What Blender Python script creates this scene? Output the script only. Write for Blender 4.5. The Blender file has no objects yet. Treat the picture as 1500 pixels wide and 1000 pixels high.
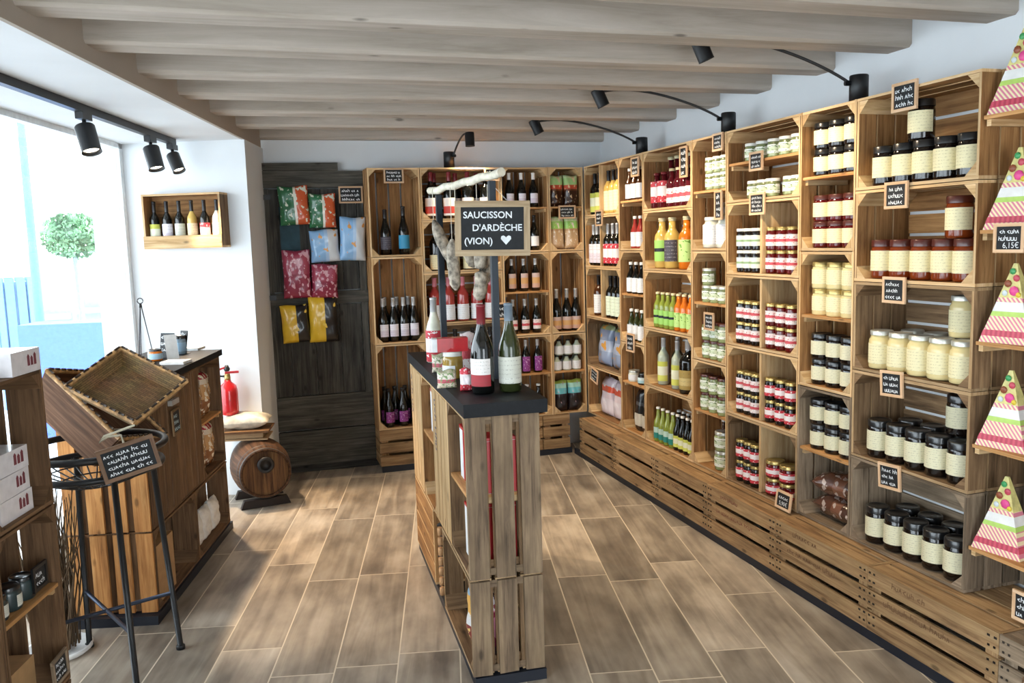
import bpy, math, random
from mathutils import Matrix, Vector
random.seed(7)
R = math.radians
S = bpy.context.scene
COL = S.collection
# ------------------------------------------------------------ camera
FPX = 1229.25; YAW = 0.2954; PITCH = -0.1186; ROLL = -0.0298; CAMZ = 1.581
_f = Vector((math.sin(YAW)*math.cos(PITCH), math.cos(YAW)*math.cos(PITCH), math.sin(PITCH)))
_r0 = Vector((math.cos(YAW), -math.sin(YAW), 0)); _u0 = _r0.cross(_f)
_r = _r0*math.cos(ROLL) + _u0*math.sin(ROLL); _u = -_r0*math.sin(ROLL) + _u0*math.cos(ROLL)
cam_data = bpy.data.cameras.new('camera'); cam = bpy.data.objects.new('camera', cam_data); COL.objects.link(cam)
cam_data.sensor_width = 36; cam_data.lens = FPX/1500*36; cam_data.clip_start = .05; cam_data.clip_end = 200
_m = Matrix.Identity(4)
for i in range(3): _m[i][0] = _r[i]; _m[i][1] = _u[i]; _m[i][2] = -_f[i]
_m[2][3] = CAMZ
cam.matrix_world = _m
S.camera = cam
def at(px, py, ax, val):
    """point of a real plane (ax=val) seen at a pixel of the photograph"""
    d = _f + _r*((px-750)/FPX) + _u*((500-py)/FPX)
    o = Vector((0, 0, CAMZ))
    return o + d*((val-o[ax])/d[ax])
# ------------------------------------------------------------ world, exposure
S.view_settings.view_transform = 'Standard'; S.view_settings.look = 'None'
S.view_settings.gamma = 1; S.view_settings.use_curve_mapping = False
S.view_settings.exposure = 0.45
w = bpy.data.worlds.new('world'); S.world = w; w.use_nodes = True
bg = w.node_tree.nodes['Background']; bg.inputs[0].default_value = (.86, .94, 1, 1); bg.inputs[1].default_value = 5.5
S.cycles.max_bounces = 8; S.cycles.diffuse_bounces = 5; S.cycles.caustics_reflective = False; S.cycles.caustics_refractive = False
def light(name, kind, loc, energy, color, target=None, size=None, spot=None, blend=.6, parent=None):
    l = bpy.data.lights.new(name, kind); l.energy = energy; l.color = color
    if kind == 'AREA': l.shape = 'RECTANGLE'; l.size, l.size_y = size
    if kind == 'SPOT': l.spot_size = R(spot); l.spot_blend = blend; l.shadow_soft_size = .03
    o = bpy.data.objects.new(name, l); COL.objects.link(o); o.location = loc
    if target is not None:
        o.rotation_mode = 'QUATERNION'
        o.rotation_quaternion = (Vector(target)-Vector(loc)).to_track_quat('-Z', 'Y')
    return o
# the window and the glazed shop front are sky-light portals (they only guide sampling of the real sky)
def portal(name, loc, target, size):
    o = light(name, 'AREA', loc, 1, (1, 1, 1), target=target, size=size); o.data.cycles.is_portal = True
portal('window_portal', (-1.30, 3.2, 1.2), (-.30, 2.97, 1.2), (6.3, 2.1))
portal('shopfront_portal', (1.05, -1.24, 1.03), (1.05, 0, 1.03), (1.38, 2.03))

# ------------------------------------------------------------ helpers
def tag(o, label=None, cat=None, group=None, kind=None):
    if label: o['label'] = label
    if cat: o['category'] = cat
    if group: o['group'] = group
    if kind: o['kind'] = kind
    return o
def empty(name, loc=(0, 0, 0), rotz=0, mat=None):
    o = bpy.data.objects.new(name, None); COL.objects.link(o); o.empty_display_size = .05
    if mat is not None: o.matrix_basis = mat
    else: o.location = loc; o.rotation_euler = (0, 0, rotz)
    return o
EDGE = {}                                     # board material -> paler sawn-edge material; paleness also paints lit rims against shaded interiors
class MB:
    def __init__(s): s.v = []; s.f = []; s.uv = []; s.sm = []; s.mi = []
    def face(s, idx, uv=None, smooth=False, mi=0):
        s.mi.append(mi); s.f.append(idx); s.uv.append(uv or [(0, 0)]*len(idx)); s.sm.append(smooth)
    def box(s, x0, x1, y0, y1, z0, z1, M=None, jit=0):
        if x1 < x0: x0, x1 = x1, x0
        if y1 < y0: y0, y1 = y1, y0
        if z1 < z0: z0, z1 = z1, z0
        b = len(s.v); P = []
        for z in (z0, z1):
            for y in (y0, y1):
                for x in (x0, x1):
                    P.append(Vector((x+random.uniform(-jit, jit), y+random.uniform(-jit, jit), z+random.uniform(-jit, jit))))
        dims = (x1-x0, y1-y0, z1-z0); lng = dims.index(max(dims)); o = random.uniform(0, 50); o2 = random.uniform(0, 50)
        thin = dims.index(min(dims))
        for fi, q in enumerate(((0, 2, 3, 1), (4, 5, 7, 6), (0, 1, 5, 4), (2, 6, 7, 3), (0, 4, 6, 2), (1, 3, 7, 5))):
            uvs = []; nax = (2, 2, 1, 1, 0, 0)[fi]
            ax = [k for k in range(3) if k != lng]
            for i in q:
                p = P[i]
                span = [max(P[j][k] for j in q)-min(P[j][k] for j in q) for k in ax]
                k2 = ax[0] if span[0] >= span[1] else ax[1]
                uvs.append((p[lng]+o, p[k2]+o2+.37*(q[0]+q[2])))
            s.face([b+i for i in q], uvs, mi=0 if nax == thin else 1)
        s.v += [tuple(M @ p) if M is not None else tuple(p) for p in P]
        return s
    def prism(s, poly, axis, a, b, M=None):
        """extrude polygon (2D list) along axis from a to b"""
        n = len(poly); base = len(s.v)
        def mk(p, t):
            if axis == 0: q = Vector((t, p[0], p[1]))
            elif axis == 1: q = Vector((p[0], t, p[1]))
            else: q = Vector((p[0], p[1], t))
            return tuple(M @ q) if M is not None else tuple(q)
        s.v += [mk(p, a) for p in poly]+[mk(p, b) for p in poly]
        o = random.uniform(0, 50)
        s.face(list(range(base, base+n))[::-1], [(p[0]+o, p[1]) for p in poly][::-1])
        s.face(list(range(base+n, base+2*n)), [(p[0]+o, p[1]) for p in poly])
        for i in range(n):
            j = (i+1) % n
            s.face([base+i, base+j, base+n+j, base+n+i], [(a+o, i*.1), (a+o, i*.1+.05), (b+o, i*.1+.05), (b+o, i*.1)])
        return s
    def lathe(s, prof, seg=20, a0=0, a1=2*math.pi, M=None, cap=True, smooth=True, swap=False):
        full = abs(a1-a0-2*math.pi) < 1e-6; n = seg if full else seg+1; base = len(s.v)
        z0 = prof[0][1]; zh = (prof[-1][1]-z0) or 1
        for r, z in prof:
            for k in range(n):
                a = a0+(a1-a0)*k/seg; q = Vector((r*math.cos(a), r*math.sin(a), z)); s.v.append(tuple(M @ q) if M is not None else tuple(q))
        for i in range(len(prof)-1):
            for k in range(seg):
                k2 = (k+1) % n if full else k+1
                u0, u1 = k/seg, (k+1)/seg; v0 = (prof[i][1]-z0)/zh; v1 = (prof[i+1][1]-z0)/zh
                uv = [(u0, v0), (u1, v0), (u1, v1), (u0, v1)]
                if swap: uv = [(b_*zh, a_*prof[0][0]*6.3) for a_, b_ in uv]
                s.face([base+i*n+k, base+i*n+k2, base+(i+1)*n+k2, base+(i+1)*n+k], uv, smooth)
        if cap and full:
            cu = lambda r: [(r*math.cos(2*math.pi*k/n), r*math.sin(2*math.pi*k/n)) for k in range(n)]
            if prof[0][0] > 1e-5: s.face([base+k for k in range(n)][::-1], cu(prof[0][0])[::-1])
            if prof[-1][0] > 1e-5: s.face([base+(len(prof)-1)*n+k for k in range(n)], cu(prof[-1][0]))
        return s
    def tube(s, pts, rad, seg=8, closed=False):
        pts = [Vector(p) for p in pts]; N = len(pts); base = len(s.v)
        up = Vector((0, 0, 1)); L = 0
        for i, p in enumerate(pts):
            if closed: t = pts[(i+1) % N]-pts[i-1]
            else: t = pts[min(i+1, N-1)]-pts[max(i-1, 0)]
            t.normalize(); a = t.cross(up)
            if a.length < .05: a = t.cross(Vector((1, 0, 0)))
            a.normalize(); b = t.cross(a); r = rad[i] if isinstance(rad, (list, tuple)) else rad
            for k in range(seg):
                an = 2*math.pi*k/seg; s.v.append(tuple(p+a*(r*math.cos(an))+b*(r*math.sin(an))))
        M = N if closed else N-1
        for i in range(M):
            j = (i+1) % N
            for k in range(seg):
                k2 = (k+1) % seg
                s.face([base+i*seg+k, base+i*seg+k2, base+j*seg+k2, base+j*seg+k], [(i*.05, k/seg*.1), (i*.05, (k+1)/seg*.1), (j*.05, (k+1)/seg*.1), (j*.05, k/seg*.1)], True)
        if not closed:
            s.face([base+k for k in range(seg)]); s.face([base+(N-1)*seg+k for k in range(seg)][::-1])
        return s
    def mesh(s, name, mat):
        me = bpy.data.meshes.new(name); me.from_pydata(s.v, [], s.f)
        uv = me.uv_layers.new(name='UVMap'); flat = []
        for u in s.uv:
            for p in u: flat += [p[0], p[1]]
        uv.data.foreach_set('uv', flat)
        me.polygons.foreach_set('use_smooth', s.sm)
        me.materials.append(mat)
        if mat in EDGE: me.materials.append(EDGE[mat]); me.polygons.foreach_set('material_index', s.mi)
        me.update(); return me
    def build(s, name, mat, parent=None):
        return link(name, s.mesh(name, mat), parent)
def link(name, me, parent=None):
    o = bpy.data.objects.new(name, me); COL.objects.link(o)
    if parent is not None: o.parent = parent
    return o
def copy_tree(o, parent=None):
    c = o.copy(); COL.objects.link(c)
    if parent is not None: c.parent = parent
    for ch in list(o.children): copy_tree(ch, c)
    return c
_fresh = {}
def inst(key, maker):
    """first call returns the prototype itself, later calls copies of it"""
    if key not in _fresh: _fresh[key] = maker(); return _fresh[key]
    return copy_tree(_fresh[key])
# ------------------------------------------------------------ materials
def srgb(h):
    if isinstance(h, str):
        h = h.lstrip('#'); c = [int(h[i:i+2], 16)/255 for i in (0, 2, 4)]
    else: c = h
    return tuple([x/12.92 if x <= .04045 else ((x+.055)/1.055)**2.4 for x in c]+[1])
_mats = {}
def newmat(name):
    m = bpy.data.materials.new(name); m.use_nodes = True; nt = m.node_tree
    return m, nt, nt.nodes['Principled BSDF']
def plain(name, col, rough=.5, metal=0, noise=.06, scale=30, coat=0, spec=.5, bump=0):
    if name in _mats: return _mats[name]
    m, nt, b = newmat(name); c = srgb(col)
    tc = nt.nodes.new('ShaderNodeTexCoord'); n = nt.nodes.new('ShaderNodeTexNoise'); n.inputs['Scale'].default_value = scale
    n.inputs['Detail'].default_value = 4
    nt.links.new(tc.outputs['Object'], n.inputs['Vector'])
    r = nt.nodes.new('ShaderNodeValToRGB'); r.color_ramp.elements[0].position = .3; r.color_ramp.elements[1].position = .7
    r.color_ramp.elements[0].color = tuple([max(0, x*(1-noise*2)) for x in c[:3]]+[1]); r.color_ramp.elements[1].color = tuple([min(1, x*(1+noise)) for x in c[:3]]+[1])
    nt.links.new(n.outputs['Fac'], r.inputs['Fac']); nt.links.new(r.outputs['Color'], b.inputs['Base Color'])
    b.inputs['Roughness'].default_value = rough; b.inputs['Metallic'].default_value = metal
    b.inputs['Coat Weight'].default_value = coat; b.inputs['Specular IOR Level'].default_value = spec
    if bump:
        bp = nt.nodes.new('ShaderNodeBump'); bp.inputs['Strength'].default_value = bump; bp.inputs['Distance'].default_value = .01
        nt.links.new(n.outputs['Fac'], bp.inputs['Height']); nt.links.new(bp.outputs['Normal'], b.inputs['Normal'])
    _mats[name] = m; return m
def wood(name, cols, rough=.7, grain=55, stretch=3.0, stain=.35, knots=True, spec=.25, var=.22, ksc=(5, 11, .06)):
    """planed or weathered boards: grain runs along the UV u axis, each object a slightly different tone"""
    if name in _mats: return _mats[name]
    m, nt, b = newmat(name); N = nt.nodes.new; L = nt.links.new
    tc = N('ShaderNodeTexCoord'); mp = N('ShaderNodeMapping'); mp.inputs['Scale'].default_value = (stretch, grain, 1); L(tc.outputs['UV'], mp.inputs['Vector'])
    oi = N('ShaderNodeObjectInfo'); ad = N('ShaderNodeVectorMath'); ad.operation = 'ADD'
    cx = N('ShaderNodeCombineXYZ'); L(oi.outputs['Random'], cx.inputs[2]); ml = N('ShaderNodeVectorMath'); ml.operation = 'SCALE'; ml.inputs['Scale'].default_value = 40
    L(cx.outputs[0], ml.inputs[0]); L(mp.outputs[0], ad.inputs[0]); L(ml.outputs[0], ad.inputs[1])
    n1 = N('ShaderNodeTexNoise'); n1.inputs['Scale'].default_value = 1; n1.inputs['Detail'].default_value = 6; n1.inputs['Roughness'].default_value = .65; n1.inputs['Distortion'].default_value = .6
    L(ad.outputs[0], n1.inputs['Vector'])
    r = N('ShaderNodeValToRGB'); el = r.color_ramp.elements; k = len(cols)
    el[0].position = .28; el[0].color = srgb(cols[0]); el[1].position = .74; el[1].color = srgb(cols[-1])
    for i in range(1, k-1): e = el.new(.28+.46*i/(k-1)); e.color = srgb(cols[i])
    L(n1.outputs['Fac'], r.inputs['Fac'])
    # weather stains
    mp2 = N('ShaderNodeMapping'); mp2.inputs['Scale'].default_value = (4, 9, 1); L(tc.outputs['UV'], mp2.inputs['Vector'])
    n2 = N('ShaderNodeTexNoise'); n2.inputs['Scale'].default_value = 1.2; n2.inputs['Detail'].default_value = 5; L(mp2.outputs[0], n2.inputs['Vector'])
    r2 = N('ShaderNodeMapRange'); r2.inputs['From Min'].default_value = .35; r2.inputs['From Max'].default_value = .75; r2.inputs['To Min'].default_value = 1; r2.inputs['To Max'].default_value = 1-stain
    L(n2.outputs['Fac'], r2.inputs['Value'])
    vr = N('ShaderNodeMapRange'); vr.inputs['To Min'].default_value = 1-var; vr.inputs['To Max'].default_value = 1+var*.6; L(oi.outputs['Random'], vr.inputs['Value'])
    mu = N('ShaderNodeMath'); mu.operation = 'MULTIPLY'; L(r2.outputs[0], mu.inputs[0]); L(vr.outputs[0], mu.inputs[1])
    out = mu.outputs[0]
    if knots:
        mp3 = N('ShaderNodeMapping'); mp3.inputs['Scale'].default_value = (ksc[0], ksc[1], 1); L(tc.outputs['UV'], mp3.inputs['Vector'])
        vo = N('ShaderNodeTexVoronoi'); vo.inputs['Scale'].default_value = 1; L(mp3.outputs[0], vo.inputs['Vector'])
        kr = N('ShaderNodeMapRange'); kr.inputs['From Min'].default_value = ksc[2]; kr.inputs['From Max'].default_value = ksc[2]*2.2; kr.inputs['To Min'].default_value = .45; kr.inputs['To Max'].default_value = 1
        L(vo.outputs['Distance'], kr.inputs['Value']); m2 = N('ShaderNodeMath'); m2.operation = 'MULTIPLY'; L(out, m2.inputs[0]); L(kr.outputs[0], m2.inputs[1]); out = m2.outputs[0]
    sc = N('ShaderNodeVectorMath'); sc.operation = 'SCALE'; L(r.outputs['Color'], sc.inputs[0]); L(out, sc.inputs['Scale'])
    L(sc.outputs[0], b.inputs['Base Color']); b.inputs['Roughness'].default_value = rough; b.inputs['Specular IOR Level'].default_value = spec
    bp = N('ShaderNodeBump'); bp.inputs['Strength'].default_value = .25; bp.inputs['Distance'].default_value = .004
    L(n1.outputs['Fac'], bp.inputs['Height']); L(bp.outputs['Normal'], b.inputs['Normal'])
    _mats[name] = m; return m
def banded(name, stops, rough=.55, noise=.05, axis='V', lines=0, linecol='#555040', spec=.4, blotch=None, coat=0):
    """printed surface: colour bands over the UV (stops: position, colour), optional faint print lines and blotches"""
    if name in _mats: return _mats[name]
    m, nt, b = newmat(name); N = nt.nodes.new; L = nt.links.new
    tc = N('ShaderNodeTexCoord'); sp = N('ShaderNodeSeparateXYZ'); L(tc.outputs['UV'], sp.inputs[0])
    r = N('ShaderNodeValToRGB'); r.color_ramp.interpolation = 'CONSTANT'; el = r.color_ramp.elements
    el[0].position = stops[0][0]; el[0].color = srgb(stops[0][1])
    if len(stops) == 1: el[1].position = 1; el[1].color = srgb(stops[0][1])
    else:
        el[1].position = stops[1][0]; el[1].color = srgb(stops[1][1])
        for p, c in stops[2:]: e = el.new(p); e.color = srgb(c)
    L(sp.outputs[1 if axis == 'V' else 0], r.inputs['Fac']); col = r.outputs['Color']
    if blotch:
        sc_, thr, bc = blotch
        n = N('ShaderNodeTexNoise'); n.inputs['Scale'].default_value = sc_; n.inputs['Detail'].default_value = 2; L(tc.outputs['UV'], n.inputs['Vector'])
        g = N('ShaderNodeMath'); g.operation = 'GREATER_THAN'; g.inputs[1].default_value = thr; L(n.outputs['Fac'], g.inputs[0])
        mx = N('ShaderNodeMix'); mx.data_type = 'RGBA'; L(g.outputs[0], mx.inputs['Factor']); L(col, mx.inputs['A']); mx.inputs['B'].default_value = srgb(bc); col = mx.outputs['Result']
    if lines:
        mu = N('ShaderNodeMath'); mu.operation = 'MULTIPLY'; mu.inputs[1].default_value = lines; L(sp.outputs[1], mu.inputs[0])
        fr = N('ShaderNodeMath'); fr.operation = 'FRACT'; L(mu.outputs[0], fr.inputs[0])
        lt = N('ShaderNodeMath'); lt.operation = 'LESS_THAN'; lt.inputs[1].default_value = .3; L(fr.outputs[0], lt.inputs[0])
        n = N('ShaderNodeTexNoise'); n.inputs['Scale'].default_value = 22; L(tc.outputs['UV'], n.inputs['Vector'])
        g = N('ShaderNodeMath'); g.operation = 'GREATER_THAN'; g.inputs[1].default_value = .53; L(n.outputs['Fac'], g.inputs[0])
        m2 = N('ShaderNodeMath'); m2.operation = 'MULTIPLY'; L(lt.outputs[0], m2.inputs[0]); L(g.outputs[0], m2.inputs[1])
        m3 = N('ShaderNodeMath'); m3.operation = 'MULTIPLY'; m3.inputs[1].default_value = .35; L(m2.outputs[0], m3.inputs[0])
        mx = N('ShaderNodeMix'); mx.data_type = 'RGBA'; L(m3.outputs[0], mx.inputs['Factor']); L(col, mx.inputs['A']); mx.inputs['B'].default_value = srgb(linecol); col = mx.outputs['Result']
    L(col, b.inputs['Base Color']); b.inputs['Roughness'].default_value = rough; b.inputs['Specular IOR Level'].default_value = spec; b.inputs['Coat Weight'].default_value = coat
    _mats[name] = m; return m
def emissive(name, col, strength):
    if name in _mats: return _mats[name]
    m, nt, b = newmat(name); b.inputs['Base Color'].default_value = srgb(col); b.inputs['Emission Color'].default_value = srgb(col); b.inputs['Emission Strength'].default_value = strength
    _mats[name] = m; return m
CR = wood('crate_wood', ['#74502f', '#9d7146', '#b88957', '#cb9e6b'], stain=.35)
CR_EDGE = wood('sawn_lit_edge_wood', ['#b08a5c', '#cfab7c', '#dfbe92', '#ead0a8'], stain=.15, knots=False)  # less weathered saw cuts, plus rim brightness put into the colour
CR_BASE = wood('plinth_crate_wood', ['#77593d', '#a07d58', '#b8966b', '#c9a983'], stain=.4)
CR_DK = wood('aged_crate_wood', ['#57422e', '#7c6146', '#967858', '#aa8c69'], stain=.45)
CR_GR = wood('grey_crate_wood', ['#5a4c3e', '#85735f', '#a08c75', '#b09b83'], stain=.45)
CR_PALE = wood('pale_crate_wood', ['#a98558', '#c8a373', '#dcbc8e', '#e6cba2'], stain=.2)
SHELF = wood('shelf_board_wood', ['#9c6b3c', '#bd8a55', '#cf9d67', '#dcae7a'], stain=.15)
BLACK = plain('black_powder_coat', '#15171a', .45)
BLACKM = plain('matt_black_board', '#121418', .5, noise=.15, scale=60, spec=.2)
NAIL = plain('dark_nail_stain', '#2a211a', .8)
SLATE = plain('slate_black', '#14171b', .7, noise=.2, scale=50)
CHALK = plain('chalk_white', '#e9edf0', .9)
CHALKB = plain('chalk_pale_blue', '#b9d3dc', .9)
TAGW = wood('tag_frame_wood', ['#c69a70', '#dcb792', '#eacdae'], stain=.1, knots=False)
EDGE[CR] = CR_EDGE; EDGE[CR_DK] = wood('aged_sawn_lit_edge_wood', ['#8a6c4a', '#a98a64', '#bb9d77', '#c9ad88'], stain=.25, knots=False)
WHITEWALL = plain('white_wall_paint', '#dfe3e6', .9, noise=.02, scale=3, spec=.2)
# ------------------------------------------------------------ setting
WX = 2.585; WY = 6.03; CEIL = 2.52; BEAMZ = 2.31
HX0, HY0, HA = -.62, 2.86, R(13)                     # shop-window header line: point and heading
dL = Vector((math.sin(HA), math.cos(HA), 0)); nL = Vector((-math.cos(HA), math.sin(HA), 0))
def hp(s, d=0, z=0): return Vector((HX0, HY0, z))+dL*s+nL*d
def struct(name, mb, mat, kind='structure'):
    o = mb.build(name, mat); o['kind'] = kind; return o
FLOFF = 0.004
def floor_mat():
    m, nt, b = newmat('wood_look_tiles'); N = nt.nodes.new; L = nt.links.new
    tc = N('ShaderNodeTexCoord'); mp = N('ShaderNodeMapping'); mp.vector_type = 'POINT'; mp.inputs['Rotation'].default_value = (0, 0, R(90)+R(12.6)); mp.inputs['Location'].default_value = (.3, FLOFF, 0)
    L(tc.outputs['Object'], mp.inputs['Vector'])
    # rows .235 wide, tiles .895 long, joints staggered differently in every row
    def MA(op, x, y=None):
        n = N('ShaderNodeMath'); n.operation = op
        for i, q in enumerate((x, y)):
            if q is None: continue
            if isinstance(q, (int, float)): n.inputs[i].default_value = q
            else: L(q, n.inputs[i])
        return n.outputs[0]
    sx = N('ShaderNodeSeparateXYZ'); L(mp.outputs[0], sx.inputs[0])
    vv = MA('DIVIDE', sx.outputs[1], .2355); row = MA('FLOOR', vv); fv = MA('FRACT', vv)
    wn_ = N('ShaderNodeTexWhiteNoise'); wn_.noise_dimensions = '1D'; L(row, wn_.inputs['W'])
    uu = MA('ADD', MA('DIVIDE', sx.outputs[0], .895), wn_.outputs['Value']); cell = MA('FLOOR', uu); fu = MA('FRACT', uu)
    ev = MA('MINIMUM', fv, MA('SUBTRACT', 1, fv)); eu = MA('MINIMUM', fu, MA('SUBTRACT', 1, fu))
    grout = MA('MAXIMUM', MA('LESS_THAN', ev, .0115), MA('LESS_THAN', eu, .0032))
    wc = N('ShaderNodeTexWhiteNoise'); wc.noise_dimensions = '2D'; cc = N('ShaderNodeCombineXYZ'); L(row, cc.inputs[0]); L(cell, cc.inputs[1]); L(cc.outputs[0], wc.inputs['Vector']); tone = wc.outputs['Value']
    # grain
    m2 = N('ShaderNodeMapping'); m2.inputs['Scale'].default_value = (1.2, 16, 1); L(mp.outputs[0], m2.inputs['Vector'])
    cx = N('ShaderNodeCombineXYZ'); mm = N('ShaderNodeMath'); mm.operation = 'MULTIPLY'; mm.inputs[1].default_value = 31; L(tone, mm.inputs[0]); L(mm.outputs[0], cx.inputs[2])
    ad = N('ShaderNodeVectorMath'); L(m2.outputs[0], ad.inputs[0]); L(cx.outputs[0], ad.inputs[1])
    n1 = N('ShaderNodeTexNoise'); n1.inputs['Scale'].default_value = 1.1; n1.inputs['Detail'].default_value = 7; n1.inputs['Distortion'].default_value = .9; L(ad.outputs[0], n1.inputs['Vector'])
    m3 = N('ShaderNodeMapping'); m3.inputs['Scale'].default_value = (3.2, 6.5, 1); L(mp.outputs[0], m3.inputs['Vector']); ad3 = N('ShaderNodeVectorMath'); L(m3.outputs[0], ad3.inputs[0]); L(cx.outputs[0], ad3.inputs[1])
    n2 = N('ShaderNodeTexNoise'); n2.inputs['Scale'].default_value = 1; n2.inputs['Detail'].default_value = 4; L(ad3.outputs[0], n2.inputs['Vector'])
    r = N('ShaderNodeValToRGB'); e = r.color_ramp.elements; e[0].position = .3; e[0].color = srgb('#685f56'); e[1].position = .7; e[1].color = srgb('#c6bdaf')
    q = e.new(.44); q.color = srgb('#8e8376'); q = e.new(.56); q.color = srgb('#aea292')
    mx0 = N('ShaderNodeMix'); mx0.inputs['Factor'].default_value = .62; L(n1.outputs['Fac'], mx0.inputs['A']); L(n2.outputs['Fac'], mx0.inputs['B']); L(mx0.outputs['Result'], r.inputs['Fac'])
    hv = N('ShaderNodeMapRange'); hv.inputs['To Min'].default_value = .70; hv.inputs['To Max'].default_value = 1.26; L(tone, hv.inputs['Value'])
    sc = N('ShaderNodeVectorMath'); sc.operation = 'SCALE'; L(r.outputs['Color'], sc.inputs[0]); L(hv.outputs[0], sc.inputs['Scale'])
    mx = N('ShaderNodeMix'); mx.data_type = 'RGBA'; L(grout, mx.inputs['Factor']); L(sc.outputs[0], mx.inputs['A']); mx.inputs['B'].default_value = srgb('#d9cdb8')
    L(mx.outputs['Result'], b.inputs['Base Color'])
    rr = N('ShaderNodeMapRange'); rr.inputs['To Min'].default_value = .36; rr.inputs['To Max'].default_value = .6; L(n2.outputs['Fac'], rr.inputs['Value']); L(rr.outputs[0], b.inputs['Roughness'])
    bp = N('ShaderNodeBump'); bp.inputs['Strength'].default_value = .3; bp.inputs['Distance'].default_value = .003; iv = N('ShaderNodeMath'); iv.operation = 'SUBTRACT'; iv.inputs[0].default_value = 1; L(grout, iv.inputs[1]); L(iv.outputs[0], bp.inputs['Height']); L(bp.outputs['Normal'], b.inputs['Normal'])
    return m
# floor (inside outline), street slab outside
A0, A1 = hp(-4.3, .80), hp(3.2, .80)
struct('floor', MB().box(-2.6, WX+.02, -1.25, WY+.02, -.05, 0), floor_mat())
PAVE = plain('pale_street_paving', '#d9dcdf', .9, noise=.03, scale=2)
b_ = MB()
v0 = [hp(-8, .86, -.06), hp(9, .86, -.06), hp(9, 12, -.06), hp(-8, 12, -.06)]
b_.v = [tuple(v) for v in v0]; b_.face([0, 1, 2, 3], [(p.x, p.y) for p in v0]); struct('trim_street', b_, PAVE)
struct('wall_right', MB().box(WX, WX+.12, -1.25, WY+.1, 0, CEIL+.1), WHITEWALL)
struct('wall_back', MB().box(-.95, WX, WY, WY+.12, 0, CEIL+.1), WHITEWALL)
b_ = MB().box(-2.0, .35, -1.37, -1.25, 0, CEIL+.1); b_.box(1.75, WX+.12, -1.37, -1.25, 0, CEIL+.1); b_.box(.35, 1.75, -1.37, -1.25, 2.05, CEIL+.1)
struct('wall_front', b_, WHITEWALL)
CEILM = plain('grey_white_ceiling_board', '#bdb6ad', .9, noise=.03, scale=4, spec=.1)
struct('ceiling', MB().box(-2.6, WX+.02, -1.25, WY+.02, CEIL, CEIL+.06), CEILM)
# header above the shop window, soffit, far reveal, kerb
def prism_pts(mb, pts, z0, z1): mb.prism([(p.x, p.y) for p in pts], 2, z0, z1); return mb
SOFZ = 2.255
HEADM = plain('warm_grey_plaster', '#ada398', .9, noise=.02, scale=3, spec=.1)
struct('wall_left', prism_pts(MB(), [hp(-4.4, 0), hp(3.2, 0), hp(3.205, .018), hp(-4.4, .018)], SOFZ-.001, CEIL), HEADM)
struct('trim_1', prism_pts(MB(), [hp(-4.4, .019), hp(2.80, .019), hp(2.93, .92), hp(-4.4, .92)], SOFZ, SOFZ+.03), WHITEWALL)
struct('trim_2', prism_pts(MB(), [hp(2.74, 0), hp(3.3, 0), hp(3.3, 1.0), hp(2.875, 1.0), hp(2.86, .76)], 0, SOFZ), WHITEWALL)
struct('trim_3', prism_pts(MB(), [hp(-4.4, .74), hp(2.97, .74), hp(2.97, .90), hp(-4.4, .90)], 0, .12), WHITEWALL)
# window frame and panes
FRM = plain('pale_window_frame', '#dfe3e4', .5)
def win(n, s0, s1):
    root = prism_pts(MB(), [hp(s0, .78), hp(s0+.05, .78), hp(s0+.05, .83), hp(s0, .83)], .12, SOFZ)
    prism_pts(root, [hp(s1-.05, .78), hp(s1, .78), hp(s1, .83), hp(s1-.05, .83)], .12, SOFZ)
    prism_pts(root, [hp(s0, .78), hp(s1, .78), hp(s1, .83), hp(s0, .83)], .12, .17)
    prism_pts(root, [hp(s0, .78), hp(s1, .78), hp(s1, .83), hp(s0, .83)], SOFZ-.03, SOFZ)
    o = struct('window_%d' % n, root, FRM)
    g = bpy.data.materials.get('window_glass')
    if g is None:
        g, nt, bb = newmat('window_glass'); nt.nodes.remove(bb); tr = nt.nodes.new('ShaderNodeBsdfTransparent'); gl = nt.nodes.new('ShaderNodeBsdfGlossy'); gl.inputs['Roughness'].default_value = .02
        mx = nt.nodes.new('ShaderNodeMixShader'); mx.inputs[0].default_value = .05; nt.links.new(tr.outputs[0], mx.inputs[1]); nt.links.new(gl.outputs[0], mx.inputs[2]); nt.links.new(mx.outputs[0], nt.nodes['Material Output'].inputs[0])
        tr.inputs[0].default_value = (.97, .99, 1, 1)
    p = prism_pts(MB(), [hp(s0+.05, .80), hp(s1-.05, .80), hp(s1-.05, .806), hp(s0+.05, .806)], .17, SOFZ-.03).build('pane', g, o)
win(1, .95, 2.86); win(2, -1.6, .95); win(3, -4.2, -1.6)
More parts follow.
